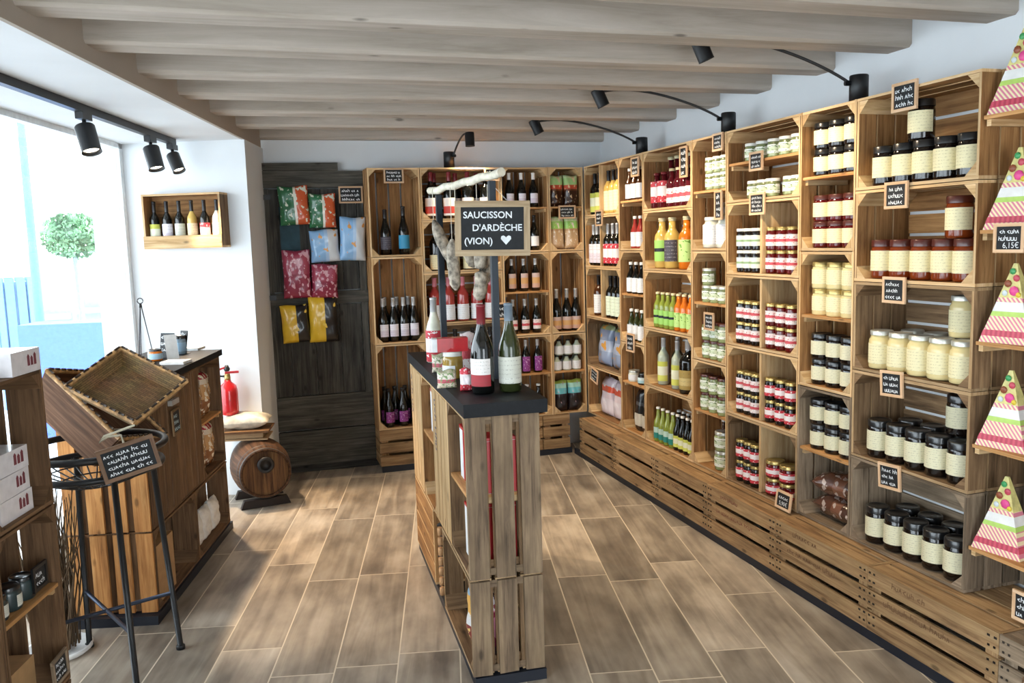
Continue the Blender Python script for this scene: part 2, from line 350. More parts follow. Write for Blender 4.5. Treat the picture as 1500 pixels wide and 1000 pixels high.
# beams
BEAM = wood('whitewashed_beam', ['#a0968a', '#b2a89c', '#bdb3a8', '#c8bfb5'], rough=.85, grain=14, stretch=1.2, stain=.06, spec=.15, var=.04, ksc=(3.2, 9, .05))
for i, y in enumerate([.40, .89, 1.38, 1.87, 2.36, 2.855, 3.32, 3.81, 4.31, 4.82, 5.35, 5.96]):
    if y < .8: continue
    x0 = HX0+(y-HY0)*math.tan(HA)-.02
    y1 = y+.145 if y < 5.9 else WY-.002
    # slightly eased lower edges
    mb = MB(); pr = [(y, CEIL), (y, BEAMZ+.012), (y+.012, BEAMZ), (y1-.012, BEAMZ), (y1, BEAMZ+.012), (y1, CEIL)]
    base = len(mb.v); o = random.uniform(0, 60)
    for x in (x0, WX-.001): mb.v += [(x, p[0], p[1]) for p in pr]
    n = len(pr); mb.face(list(range(n))[::-1]); mb.face(list(range(n, 2*n)))
    acc = 0
    for k in range(n):
        j = (k+1) % n; l = abs(pr[k][0]-pr[j][0])+abs(pr[k][1]-pr[j][1])
        mb.face([k, j, n+j, n+k], [(x0+o, acc), (x0+o, acc+l), (WX+o, acc+l), (WX+o, acc)]); acc += l
    # every beam is part of the ceiling structure
    ob = mb.build('trim_%d' % (i+4), BEAM); ob['kind'] = 'structure'
# ------------------------------------------------------------ crates
def crate_parts(root, L, W, H, mat, endmat=None, t=.011, pt=.048, divider=False, slats=3, gap=.014, bottom_n=None, no_end=False, post=True):
    """fruit crate, opening up: L along X, W along Y, H along Z, bottom at z=0"""
    j = .0008; endmat = endmat or mat
    sh = (H-(slats-1)*gap)/slats
    for sgn, nm in ((-1, 'side_slats'), (1, 'side_slats')):
        mb = MB(); y0 = -W/2 if sgn < 0 else W/2-t
        for k in range(slats):
            z0 = k*(sh+gap); mb.box(-L/2, L/2, y0, y0+t, z0, z0+sh, jit=j)
        mb.build(nm, mat, root)
    for sgn in (-1, 1):
        mb = MB(); x0 = -L/2+.001 if sgn < 0 else L/2-t-.001; g2 = gap*.45; eh = (H-(slats-1)*g2)/slats
        for k in range(slats):
            z0 = k*(eh+g2); mb.box(x0, x0+t, -W/2+t, W/2-t, z0+.001, z0+eh-.001, jit=j)
        mb.build('end_panel', endmat, root)
    n = bottom_n or max(3, round(W/.085)); bw = (W-2*t-.012*(n-1))/n; mb = MB()
    for k in range(n):
        y0 = -W/2+t+k*(bw+.012); mb.box(-L/2+t+.002, L/2-t-.002, y0, y0+bw, 0, .008, jit=j)
    mb.build('bottom_slats', mat, root)
    if post:
        for sx in (-1, 1):
            for sy in (-1, 1):
                cx, cy = sx*(L/2-t-.0015), sy*(W/2-t-.0005); p = [(cx, cy), (cx-sx*pt, cy), (cx, cy-sy*pt)]
                if sx*sy < 0: p = p[::-1]
                mb = MB().prism(p, 2, .009, H-.002); mb.build('corner_post', CR_PALE if mat is CR else mat, root)
M_SHELF_LAND = Matrix.Rotation(R(90), 4, 'X')                                   # opening toward local -Y, L horizontal
M_SHELF_PORT = Matrix.Rotation(R(90), 4, 'X') @ Matrix.Rotation(R(90), 4, 'Z')  # opening toward -Y, L vertical
M_BASE = Matrix.Rotation(R(180), 4, 'X')
def new_crate(key, L, W, H, mat, M, label, group, **kw):
    """root empty at the crate, M places the canonical crate"""
    def mk():
        r = empty('fruit_crate'); crate_parts(r, L, W, H, mat, **kw); return r
    r = inst(('crate',)+key, mk)
    r.matrix_basis = M
    tag(r, label, 'crate', group); return r
class Frame:
    """face of a shelf run: lx runs left to right as seen from the room, d runs into the shelf"""
    def __init__(s, ox, oy, ang): s.o = Vector((ox, oy, 0)); s.a = ang; s.X = Vector((math.cos(ang), math.sin(ang), 0)); s.Y = Vector((-math.sin(ang), math.cos(ang), 0))
    def p(s, lx, d, z): v = s.o+s.X*lx+s.Y*d; return Vector((v.x, v.y, z))
    def M(s, lx, d, z): return Matrix.Translation(s.p(lx, d, z)) @ Matrix.Rotation(s.a, 4, 'Z')
CD = .26; CL = .60; CW = .36; E_ = .0012
def shelf_crate(fr, lx, z, portrait, label, group, mat=CR, key=None, w=None, h=None):
    """lx = left edge, z = underside"""
    ww, hh = (w, h) if w else ((CW, CL) if portrait else (CL, CW))
    M = fr.M(lx+ww/2, CD, z+hh/2)
    if portrait: return new_crate((mat.name, 'p', ww, hh), hh-2*E_, ww-2*E_, CD, mat, M @ M_SHELF_PORT, label, group)
    return new_crate((mat.name, 'l', ww, hh), ww-2*E_, hh-2*E_, CD, mat, M @ M_SHELF_LAND, label, group)
def shelf_board(fr, lx, z, w, label, group, d=CD-.03):
    """a loose board on two cleats inside a crate; z = its top face"""
    def mk():
        r = empty('shelf_board'); MB().box(-w/2, w/2, 0, d, -.012, 0, jit=.0006).build('board', SHELF, r)
        for s_ in (-1, 1):
            x = s_*(w/2-.010); MB().box(x-.009, x+.009, .012, d-.01, -.034, -.0125).build('cleat', CR_PALE, r)
        return r
    r = inst(('board', w, d), mk); r.matrix_basis = fr.M(lx+w/2, .006, z); tag(r, label, 'shelf', group); return r
# ------------------------------------------------------------ goods: jars, bottles, bags
def glassy(name, col, rough=.12, noise=.1): return plain(name, col, rough, noise=noise, scale=25, coat=.35)
G_DARK = glassy('dark_jam', '#17100d'); G_AMBER = glassy('amber_honey', '#7a3210'); G_RED = glassy('red_jam', '#5a0f10')
G_CREAM = glassy('creamy_honey', '#e2cf96', .25, .03); G_GREEN = glassy('green_preserve', '#8f9a6a', .2, .35); G_PALE = glassy('pale_preserve', '#dfe0cf', .25, .1)
G_WINE = glassy('near_black_bottle_glass', '#0b0d0c', .08); G_OLIVE = glassy('olive_bottle_glass', '#31381c', .08); G_ROSE = glassy('rose_wine', '#a83a35', .1)
G_YEL = glassy('yellow_juice', '#d2b060', .15, .04); G_ORA = glassy('orange_juice', '#d9741d', .15, .05); G_GRN = glassy('green_syrup', '#8c9a3e', .15); G_CLEAR = glassy('pale_clear_glass', '#b9c4b0', .1)
G_REDJ = glassy('deep_red_juice', '#54101a', .1); G_BROWN = glassy('brown_glass', '#4a2914', .1); G_TEAL = glassy('teal_bottle', '#2c6f8c', .2)
LID_BLACK = plain('black_lid', '#17181a', .3, coat=.5); LID_GOLD = plain('gold_lid', '#b9a468', .3, metal=.7, noise=.04); LID_SILV = plain('silver_lid', '#c9c9c0', .3, metal=.5, noise=.03)
LID_WHITE = plain('white_lid', '#e8e8e2', .4); LID_BROWN = plain('dark_red_lid', '#4d1c12', .35, coat=.3); LID_GREEN = plain('light_green_lid', '#c9d3bd', .4)
LB_CREAM = banded('cream_label', [(0, '#dcd6b6')], lines=9); LB_CREAM2 = banded('pale_yellow_label', [(0, '#e6dcb2')], lines=7, linecol='#8a7a50'); LB_WHITE = banded('white_label', [(0, '#eceef0')], lines=8)
LB_IVORY = banded('ivory_label', [(0, '#d9d9cd'), (.22, '#cfcfc2')], lines=6); LB_PINK = banded('pink_white_label', [(0, '#e9e2e0'), (.35, '#c8525c'), (.6, '#e8d9d8')], blotch=(9, .62, '#b03040'))
LB_REDW = banded('red_white_label', [(0, '#c22f3c'), (.3, '#efe6e6'), (.75, '#c83b48')], blotch=(8, .6, '#f2eceb')); LB_GREENW = banded('green_white_label', [(0, '#dfe6dc'), (.4, '#8fae83'), (.6, '#e3e8de')])
LB_LAV = banded('lavender_white_label', [(0, '#d9cfdc'), (.5, '#ebe6ee')], lines=6); LB_YG = banded('yellow_green_label', [(0, '#d8dc6a'), (.3, '#e9ebd0'), (.75, '#c8cc5a')]); LB_GRB = banded('green_black_label', [(0, '#9ed06a'), (.45, '#20242c'), (.62, '#9ed06a')])
LB_TEAL = banded('teal_label', [(0, '#2a8a80'), (.5, '#bcd8cc')]); LB_BLUE = banded('blue_label', [(0, '#3a8fb5')]); LB_PURP = banded('purple_label', [(0, '#8c3a86')], blotch=(7, .6, '#d0a8d0')); LB_GOLD = banded('gold_label', [(0, '#a88f4e'), (.2, '#cbb87c'), (.6, '#a88f4e')], lines=5)
LB_PEACH = banded('peach_label', [(0, '#c9a08c'), (.3, '#d3a36a'), (.7, '#c9b0a8')]); LB_DARKL = banded('charcoal_label', [(0, '#4a4550')], lines=6, linecol='#d0d0d0'); LB_REDB = banded('white_over_red_label', [(0, '#a8343c'), (.42, '#e9e4e0')], lines=8)
LB_WHRED = banded('wine_label_with_red_panel', [(0, '#e6dfd8'), (.12, '#b8423a'), (.52, '#e6dfd8')]); LB_LGREEN = banded('light_green_label', [(0, '#bfe08a')], blotch=(6, .62, '#6aa03c')); LB_PGREEN = banded('pale_green_label', [(0, '#dce8d2')], lines=6)
LB_TEALW = banded('white_green_jar_label', [(0, '#e6e9df'), (.3, '#c9d4b5'), (.7, '#e9ece2')], blotch=(7, .6, '#5c7a42'))
CAP_RED = plain('red_capsule', '#7a2028', .35); CAP_BLK = plain('black_capsule', '#1a191b', .35); CAP_CRM = plain('cream_cap', '#d9cfa8', .5); CAP_WHT = plain('white_cap', '#e9e9e6', .4); CAP_SILV = plain('silver_foil', '#c8cacb', .35, metal=.4); CAP_PINK = plain('pink_capsule', '#c77a86', .4)
def jar(key, r, h, body, lid, label, lz=(.16, .64), arc=230, neck=.9, lidh=None):
    def mk():
        lh = lidh or min(.022, h*.17)
        prof = [(r*.86, 0), (r*.97, h*.02), (r, h*.07), (r, h*.70), (r*.97, h*.76), (r*neck, h*.815), (r*neck*.98, h-lh)]
        root = MB().lathe(prof, 20).build('preserve_jar', body)
        a = R(arc/2)
        MB().lathe([(r+.0012, h*lz[0]), (r+.0012, h*lz[1])], 16, -R(90)-a, -R(90)+a, cap=False).build('label', label, root)
        lr = r*neck*1.05
        MB().lathe([(lr, h-lh), (lr, h-.003), (lr*.96, h), (lr*.85, h), (lr*.82, h-.0015), (0.0001, h-.0015)], 20, cap=False).build('lid', lid, root)
        return root
    return inst(('jar', key), mk)
def bottle(key, r, h, body, cap, label, shape='bordeaux', lz=(.14, .42), arc=210, caph=.2, label2=None, name='wine_bottle'):
    def mk():
        nr = r*.36
        if shape == 'bordeaux': prof = [(r*.9, 0), (r, h*.02), (r, h*.58), (r*.93, h*.635), (r*.62, h*.70), (nr*1.1, h*.75), (nr, h*.80), (nr*.95, h*.95)]
        elif shape == 'burgundy': prof = [(r*.9, 0), (r, h*.02), (r, h*.46), (r*.95, h*.52), (r*.78, h*.60), (r*.55, h*.68), (nr*1.1, h*.77), (nr, h*.84), (nr*.95, h*.95)]
        elif shape == 'beer': prof = [(r*.9, 0), (r, h*.03), (r, h*.5), (r*.9, h*.58), (nr*1.4, h*.72), (nr*1.05, h*.84), (nr, h*.95)]
        else: prof = [(r*.88, 0), (r, h*.03), (r, h*.6), (r*.9, h*.67), (r*.6, h*.74), (nr*1.25, h*.79), (nr*1.15, h*.95)]
        nr2 = prof[-1][0]
        root = MB().lathe(prof, 18).build(name, body); a = R(arc/2)
        MB().lathe([(r+.0012, h*lz[0]), (r+.0012, h*lz[1])], 14, -R(90)-a, -R(90)+a, cap=False).build('label', label, root)
        if label2: MB().lathe([(r+.0012, h*label2[0]), (r+.0012, h*label2[1])], 14, -R(90)-a, -R(90)+a, cap=False).build('neck_label', label2[2], root)
        ch = h*caph; z0 = h-ch
        rr = nr2*1.12
        # capsule follows the neck
        pr = [(rr*1.04, z0), (rr, h-.012), (rr*1.08, h-.011), (rr*1.08, h-.002), (rr*.9, h), (.0001, h)] if ch > .02 else [(rr*1.15, z0), (rr*1.15, h-.001), (rr*.9, h), (.0001, h)]
        MB().lathe(pr, 14, cap=False).build('capsule' if ch > .02 else 'cap', cap, root)
        return root
    return inst(('bottle', key), mk)
def bag_mesh(w, h, d, seed=0, nx=14, nz=18, lean=0):
    rnd = random.Random(seed); mb = MB(); ph = [rnd.uniform(0, 6) for _ in range(6)]
    def f(u, v):
        e = max(0, 1-abs(2*u-1)**2.6)**.55; g = max(0, 1-abs(2*v-1)**5)**.6
        wr = 1+.10*math.sin(9*u+ph[0]+4*v)+.09*math.sin(13*v+ph[1]-5*u)+.05*math.sin(23*u+17*v+ph[2])
        return d/2*e*g*wr
    for side in (-1, 1):
        base = len(mb.v)
        for i in range(nz+1):
            v = i/nz; pinch = 1-.05*math.sin(math.pi*v)+.012*math.sin(11*v+ph[3])
            for k in range(nx+1):
                u = k/nx; y = side*(f(u, v)+.0004)
                if v < .045 or v > .955: y += .0015*math.sin(u*60)
                mb.v.append(((u-.5)*w*pinch, y, h*v+.004*math.sin(7*u+ph[4])*(v > .9)))
        for i in range(nz):
            for k in range(nx):
                q = [base+i*(nx+1)+k, base+i*(nx+1)+k+1, base+(i+1)*(nx+1)+k+1, base+(i+1)*(nx+1)+k]
                uv = [(k/nx, i/nz), ((k+1)/nx, i/nz), ((k+1)/nx, (i+1)/nz), (k/nx, (i+1)/nz)]
                if side > 0: q = q[::-1]; uv = uv[::-1]
                mb.face(q, uv, True)
    # close the rim
    n1 = (nx+1)*(nz+1); rim = [k for k in range(nx+1)]+[i*(nx+1)+nx for i in range(1, nz+1)]+[nz*(nx+1)+k for k in range(nx-1, -1, -1)]+[i*(nx+1) for i in range(nz-1, 0, -1)]
    for a_, b_2 in zip(rim, rim[1:]+rim[:1]): mb.face([b_2, a_, a_+n1, b_2+n1], [(0, 0)]*4, True)
    return mb
def bag(key, w, h, d, mat, name='snack_bag', seed=0):
    return inst(('bag', key), lambda: bag_mesh(w, h, d, seed).build(name, mat))
# chalk signs
def scribble(mb, x0, x1, zc, amp, rnd, y=0, dense=1.0):
    """one line of small handwriting strokes"""
    x = x0; wdt = amp*.16
    while x < x1-amp:
        n = rnd.randint(2, 6)
        for _ in range(n):
            if x > x1-amp*.6: break
            k = rnd.randint(0, 3); s_ = amp*rnd.uniform(.75, 1.0); a = s_*.55
            def seg(ax, az, bx, bz):
                dx, dz = bx-ax, bz-az; l = math.hypot(dx, dz) or 1; px, pz = -dz/l*wdt/2, dx/l*wdt/2; b0 = len(mb.v)
                for (qx, qz) in ((ax+px, az+pz), (bx+px, bz+pz), (bx-px, bz-pz), (ax-px, az-pz)): mb.v.append((qx, y, qz))
                mb.face([b0+3, b0+2, b0+1, b0])
            z = zc-amp/2
            if k == 0: seg(x, z, x+a*.2, z+s_); seg(x, z+s_*.5, x+a, z+s_*.6); seg(x+a, z, x+a, z+s_*.6)
            elif k == 1: seg(x, z, x+a*.5, z+s_*.7); seg(x+a*.5, z+s_*.7, x+a, z); seg(x+a*.2, z+s_*.3, x+a*.8, z+s_*.3)
            elif k == 2: seg(x, z, x, z+s_*.7); seg(x, z, x+a, z); seg(x+a, z, x+a, z+s_*.7)
            else: seg(x+a, z+s_*.6, x, z+s_*.35); seg(x, z+s_*.35, x+a, z)
            x += a*1.45/dense
        x += amp*.45
def text_mesh(txt, size, mat, bold=.0):
    cu = bpy.data.curves.new('t', 'FONT'); cu.body = txt; cu.size = size; cu.align_x = 'CENTER'; cu.offset = bold; cu.resolution_u = 3
    o = bpy.data.objects.new('t', cu); COL.objects.link(o); dg = bpy.context.evaluated_depsgraph_get()
    me = bpy.data.meshes.new_from_object(o.evaluated_get(dg)); bpy.data.objects.remove(o); me.materials.clear(); me.materials.append(mat); return me
def chalk_tag(M, w=.105, h=.09, lines=3, seed=0, label='', group='small framed chalk price tags', texts=None, skip=0, fw=.011, frame=TAGW, chalk=CHALK, bold=.0):
    """framed slate; M puts its centre on the front face, facing local -Y, centre of the frame at the origin"""
    rnd = random.Random(seed); r = empty('chalk_tag'); r.matrix_basis = M
    mb = MB(); mb.box(-w/2, w/2, -.004, .004, -h/2, -h/2+fw); mb.box(-w/2, w/2, -.004, .004, h/2-fw, h/2); mb.box(-w/2, -w/2+fw, -.004, .004, -h/2+fw, h/2-fw); mb.box(w/2-fw, w/2, -.004, .004, -h/2+fw, h/2-fw)
    mb.build('tag_frame', frame, r)
    MB().box(-w/2+fw, w/2-fw, -.001, .003, -h/2+fw, h/2-fw).build('slate', SLATE, r)
    if texts:
        for t, size, tx, tz in texts:
            me = text_mesh(t, size, chalk, bold); o = link('chalk_lettering', me, r); o.matrix_basis = Matrix.Translation((tx, -.0016, tz)) @ Matrix.Rotation(R(90), 4, 'X')
    if lines:
        mb = MB(); ih = h-2*fw-.006; am = ih/lines*.72
        for k in range(lines-skip): scribble(mb, -w/2+fw+.005+rnd.uniform(0, .008), w/2-fw-.004, ih/2-(k+.5)*ih/lines, am, rnd, -.0016)
        if mb.v: mb.build('chalk_writing', chalk, r)
    tag(r, label, 'price tag', group); return r
ORD = ['leftmost', 'second', 'third', 'fourth', 'fifth', 'sixth', 'seventh', 'eighth', 'ninth', 'tenth']
def posn(i, n):
    if n == 1: return 'single'
    if i == 0: return 'leftmost'
    if i == n-1: return 'rightmost'
    return ORD[i]
def row(fr, maker, xs, d, z, desc, rowname, where, cat, group, rz=0, jitter=.0015):
    """a row of goods; returns objects"""
    if fr is FRW and xs[0] < .95: xs = [x-.034 for x in xs]; d -= .008
    elif fr is FRW and xs[0] < 2.52: xs = [x-.02 for x in xs]; d -= .004
    out = []
    for i, x in enumerate(xs):
        o = maker(); p = fr.p(x+random.uniform(-jitter, jitter), d+random.uniform(-jitter, jitter), z)
        o.matrix_basis = Matrix.Translation(p) @ Matrix.Rotation(fr.a+R(random.uniform(-8, 8))+rz, 4, 'Z')
        lab = ', '.join([desc, ('%s %s' % (rowname, posn(i, len(xs)))).strip(), where])
        tag(o, lab, cat, group); out.append(o)
    return out
def lin(a, b, n): return [a+(b-a)*k/(n-1) for k in range(n)] if n > 1 else [(a+b)/2]
# ------------------------------------------------------------ right wall shelving
FRW = Frame(2.323, 5.73, R(-90)); ZB = .30; FL = .0142
COLX = [0, .60, .96, 1.56, 1.92, 2.52, 2.88]
CN = ['corner column', 'second column from corner', 'third column from corner', 'fourth column from corner', 'fifth column from corner', 'sixth column from corner', 'seventh column from corner']
L5 = ['top crate', 'second crate down', 'middle crate', 'fourth crate down', 'bottom crate']; L3 = ['top crate', 'middle crate', 'bottom crate']
def Z5(k): return ZB+1.8-.36*(k+1)
def Z3(k): return ZB+1.8-.6*(k+1)
for c, cx in enumerate(COLX):
    port = c % 2 == 1
    for k in range(3 if port else 5):
        mat = CR_DK if (c, k) in ((6, 2), (6, 3), (0, 3), (4, 4)) else CR_GR if (c, k) in ((6, 4), (5, 2)) else CR
        shelf_crate(FRW, cx, Z3(k) if port else Z5(k), port, '%s wooden fruit crate on right wall, %s, %s' % ('upright' if port else 'long', (L3 if port else L5)[k], CN[c]), 'fruit crates stacked as shelves on the right wall', mat)
for c in (1, 3, 5):
    for k in range(3):
        if (c, k) in ((1, 2),): zt = Z3(k)+.335
        else: zt = Z3(k)+.32
        shelf_board(FRW, COLX[c]+.0135, zt, .333, 'loose pine shelf halfway up the upright %s, %s' % (L3[k], CN[c]), 'loose shelves inside upright crates')
def divider(fr, lx, z, h, lab, group='upright dividers inside crates'):
    def mk(): r = MB().box(-.008, .008, 0, .235, 0, h, jit=.0005).build('shelf_divider', CR_PALE); return r
    o = inst(('div', round(h, 3)), mk); o.matrix_basis = fr.M(lx, .004, z); tag(o, lab, 'divider', group); return o
H5 = .36-2*.0142
for k in range(3): divider(FRW, .275, Z5(k)+FL, H5, 'upright pine divider splitting the %s, %s' % (L5[k], CN[0]))
for k in range(1, 5): divider(FRW, 1.92+.30, Z5(k)+FL, H5, 'upright pine divider splitting the %s, %s' % (L5[k], CN[4]))
GJ = 'preserve jars on the right wall shelves'; GB = 'bottles on the right wall shelves'; GP = 'packets on the right wall shelves'
def F(c, k, s=''): return '%s%s, %s' % (L5[k] if c % 2 == 0 else L3[k], s, CN[c])
# column 7 (widest, nearest): five big jars per crate, a back row, one jar on top
gx = COLX[6]; kinds = [('dark jam jar', G_DARK, LID_BLACK, LB_CREAM2), ('amber honey jar', G_AMBER, LID_BROWN, LB_CREAM2), ('creamy honey jar', G_CREAM, LID_SILV, LB_CREAM2), ('dark chestnut jar', G_DARK, LID_BLACK, LB_CREAM), ('black jam jar', G_DARK, LID_BLACK, LB_CREAM)]
for k, (ds, bd, ld, lb) in enumerate(kinds):
    h = .150 if k != 2 else .152; r = .0465 if k != 2 else .048
    mk = lambda: jar('g%d' % k, r, h, bd, ld, lb, lz=(.2, .72) if k != 2 else (.14, .66), arc=210, neck=.93 if k != 2 else .86, lidh=.026 if k != 2 else .018)
    z = Z5(k)+FL
    row(FRW, mk, lin(gx+.095, gx+.505, 5), .062, z, ds, 'front row', F(6, k), 'jar', GJ)
    row(FRW, mk, lin(gx+.145, gx+.505, 4), .165, z, ds, 'back row', F(6, k), 'jar', GJ)
    if k < 4:
        row(FRW, mk, [gx+(.26 if k == 0 else .45 if k == 1 else .43)], .075 if k < 2 else .13, z+h+.0005, ds, 'alone on top,', F(6, k), 'jar', GJ)
# column 6: stacked jars three wide
fx = COLX[5]; k6 = [('black lidded jar', G_DARK, LID_BLACK, LB_CREAM2), ('dark red lidded jar', G_RED, LID_BROWN, LB_CREAM2), ('creamy honey jar', G_CREAM, LID_GOLD, LB_CREAM2), ('dark jam jar', G_DARK, LID_BLACK, LB_CREAM), ('black jam jar', G_DARK, LID_BLACK, LB_CREAM)]
for i, (ds, bd, ld, lb) in enumerate(k6):
    k = i//2; up = i % 2 == 0; z = Z3(k)+(.3205 if up else FL); h = .112 if i != 2 else .116; r = .0445
    mk = lambda: jar('f%d' % i, r, h, bd, ld, lb, lz=(.18, .72), arc=210, neck=.93, lidh=.02)
    for lv in (0, 1): row(FRW, mk, [fx+.085, fx+.182, fx+.279], .062, z+lv*(h+.0004), ds, ('lower', 'upper')[lv], F(5, k, ' %s half' % ('upper' if up else 'lower')), 'jar', GJ)
# brown bags in the lower half of the bottom crate
BRB = banded('brown_cellophane', [(0, '#5b3a2c'), (.5, '#7a5240'), (.75, '#4a3026')], rough=.2, blotch=(5, .56, '#b9a79c'), coat=.8)
for i, (zz, dd) in enumerate(((FL, 'lower'), (.115, 'upper'))):
    b_ = bag('brown', .17, .27, .10, BRB, 'cellophane_bag'); p = FRW.p(fx+.19, .12, Z3(2)+zz+.051)
    b_.matrix_basis = Matrix.Translation(p) @ Matrix.Rotation(FRW.a+R(-4+8*i), 4, 'Z') @ Matrix(((0, 0, 1), (1, 0, 0), (0, 1, 0))).to_4x4() @ Matrix.Translation((0, 0, -.135))
    tag(b_, 'brown cellophane bag of sweets lying %s in bottom crate, %s' % (('underneath', 'on top')[i], CN[5]), 'bag', GP)
# column 5: small jars
ex = COLX[4]
SM = lambda key, bd, ld, lb, r=.031, h=.108: (lambda: jar(key, r, h, bd, ld, lb, lz=(.2, .68), arc=220, neck=.94, lidh=.014))
pale = SM('e_pale', G_GREEN, LID_WHITE, LB_TEALW, .036, .085)
shelf_board(FRW, ex+.0135, Z5(0)+.195, .572, 'loose pine shelf halfway up the long top crate, fifth column from corner', 'loose shelves inside upright crates')
row(FRW, pale, lin(ex+.18, ex+.55, 5), .05, Z5(0)+.1955, 'pale green jar', 'upper shelf', F(4, 0), 'jar', GJ)
row(FRW, pale, [ex+.20, ex+.28, ex+.355, ex+.49, ex+.55], .05, Z5(0)+FL, 'pale green jar', 'lower shelf', F(4, 0), 'jar', GJ)
sm = {1: (SM('e_grn', G_DARK, LID_WHITE, LB_GREENW), SM('e_pnk', G_RED, LID_GOLD, LB_PINK), 'green labelled jar', 'pink labelled jar'),
      2: (SM('e_drk', G_DARK, LID_GOLD, LB_PINK), SM('e_pnk', G_RED, LID_GOLD, LB_PINK), 'dark jar pink label', 'red jar pink label'),
      3: (SM('e_drk', G_DARK, LID_GOLD, LB_PINK), SM('e_dr2', G_DARK, LID_GOLD, LB_REDW), 'dark jar pink label', 'dark jar red label'),
      4: (SM('e_dr2', G_DARK, LID_GOLD, LB_REDW), None, 'dark jar red label', '')}
for k, (a, b_, da, db) in sm.items():
    for lv in (0, 1):
        z = Z5(k)+FL+lv*.1085
        row(FRW, a, lin(ex+.105, ex+.235, 3), .045, z, da, ('lower', 'upper')[lv], F(4, k)+' left', 'jar', GJ)
        if b_: row(FRW, b_, lin(ex+.36, ex+.52, 3), .045, z, db, ('lower', 'upper')[lv], F(4, k)+' right', 'jar', GJ)
wide = lambda: jar('e_wide', .045, .085, G_RED, LID_GOLD, LB_REDW, lz=(.14, .62), arc=230, neck=.95, lidh=.016)
for lv in (0, 1): row(FRW, wide, [ex+.375, ex+.485], .06, Z5(4)+FL+lv*.0855, 'gold lidded wide jar', ('lower', 'upper')[lv], F(4, 4)+' right', 'jar', GJ)
# column 4
dx = COLX[3]
big = lambda: jar('d_big', .052, .165, G_PALE, LID_WHITE, LB_WHITE, lz=(.12, .75), arc=220, neck=.8, lidh=.018)
grn = SM('d_grn', G_GREEN, LID_SILV, LB_TEALW, .037, .092); grn2 = SM('d_grn2', G_GREEN, LID_BROWN, LB_TEALW, .037, .1)
for lv in (0, 1): row(FRW, pale, [dx+.16, dx+.235, dx+.31], .05, Z3(0)+.3205+lv*.0855, 'pale lidded jar', ('lower', 'upper')[lv], F(3, 0, ' upper half'), 'jar', GJ)
row(FRW, big, [dx+.14, dx+.28], .065, Z3(0)+FL, 'large white jar', '', F(3, 0, ' lower half'), 'jar', GJ)
row(FRW, lambda: jar('d_pot', .036, .07, G_PALE, LID_WHITE, LB_WHITE), [dx+.285], .065, Z3(0)+FL+.166, 'small white pot', 'on a large jar', F(3, 0, ' lower half'), 'jar', GJ)
row(FRW, grn, [dx+.125, dx+.205, dx+.285], .05, Z3(1)+.3205, 'pale green jar', 'lower', F(3, 1, ' upper half'), 'jar', GJ)
row(FRW, grn, [dx+.125], .05, Z3(1)+.3205+.0925, 'pale green jar', 'upper', F(3, 1, ' upper half'), 'jar', GJ)
for lv in (0, 1):
    row(FRW, grn2, [dx+.125, dx+.205, dx+.285], .05, Z3(1)+FL+lv*.1005, 'green bean jar', ('lower', 'upper')[lv], F(3, 1, ' lower half'), 'jar', GJ)
    row(FRW, grn2, [dx+.105, dx+.195, dx+.285], .05, Z3(2)+.3205+lv*.1005, 'green bean jar', ('lower', 'upper')[lv], F(3, 2, ' upper half'), 'jar', GJ)
    row(FRW, lambda: jar('d_wide', .052, .105, G_GREEN, LID_SILV, LB_TEALW, lz=(.2, .7), neck=.92), [dx+.25], .07, Z3(2)+FL+lv*.1055, 'wide pale green jar', ('lower', 'upper')[lv], F(3, 2, ' lower half'), 'jar', GJ)
row(FRW, lambda: bottle('d_b', .026, .25, G_BROWN, CAP_WHT, LB_WHITE, 'beer', caph=.07, name='bottle'), [dx+.13], .14, Z3(2)+FL, 'brown white capped bottle', '', F(3, 2, ' lower half'), 'bottle', GB)
# column 3: bottles
cx = COLX[2]
redA = lambda: bottle('c_ra', .040, .305, G_REDJ, CAP_CRM, LB_REDW, 'juice', lz=(.12, .5), caph=.06, name='juice_bottle'); redB = lambda: bottle('c_rb', .034, .22, G_REDJ, CAP_CRM, LB_PINK, 'juice', lz=(.1, .48), caph=.07, name='juice_bottle')
row(FRW, redA, [cx+.13, cx+.215, cx+.30, cx+.385], .14, Z5(0)+FL, 'tall red juice bottle', 'back row', F(2, 0), 'bottle', GB)
row(FRW, lambda: bottle('c_ra2', .040, .21, G_REDJ, CAP_RED, LB_REDW, 'juice', lz=(.15, .75), caph=.07, name='juice_bottle'), [cx+.125, cx+.215], .05, Z5(0)+FL, 'dark bottle white band', 'front', F(2, 0), 'bottle', GB)
row(FRW, redB, [cx+.325, cx+.40, cx+.475, cx+.545], .045, Z5(0)+FL, 'red bottle pink label', 'front', F(2, 0), 'bottle', GB)
yj = lambda lb, key, bd: (lambda: bottle(key, .047, .30, bd, CAP_CRM, lb, 'juice', lz=(.14, .56), caph=.07, arc=190, name='juice_bottle'))
row(FRW, yj(LB_GRB, 'c_y1', G_YEL), [cx+.165], .06, Z5(1)+FL, 'yellow juice bottle, green label', 'leftmost large', F(2, 1), 'bottle', GB)
row(FRW, yj(LB_DARKL, 'c_y2', G_YEL), [cx+.29], .06, Z5(1)+FL, 'yellow juice bottle, dark label', 'large', F(2, 1), 'bottle', GB)
row(FRW, yj(LB_LGREEN, 'c_o', G_ORA), [cx+.475], .055, Z5(1)+FL, 'orange juice bottle', 'large, rightmost', F(2, 1), 'bottle', GB)
row(FRW, yj(LB_PGREEN, 'c_g', G_GRN), [cx+.385], .16, Z5(1)+FL, 'green syrup bottle, behind', '', F(2, 1), 'bottle', GB)
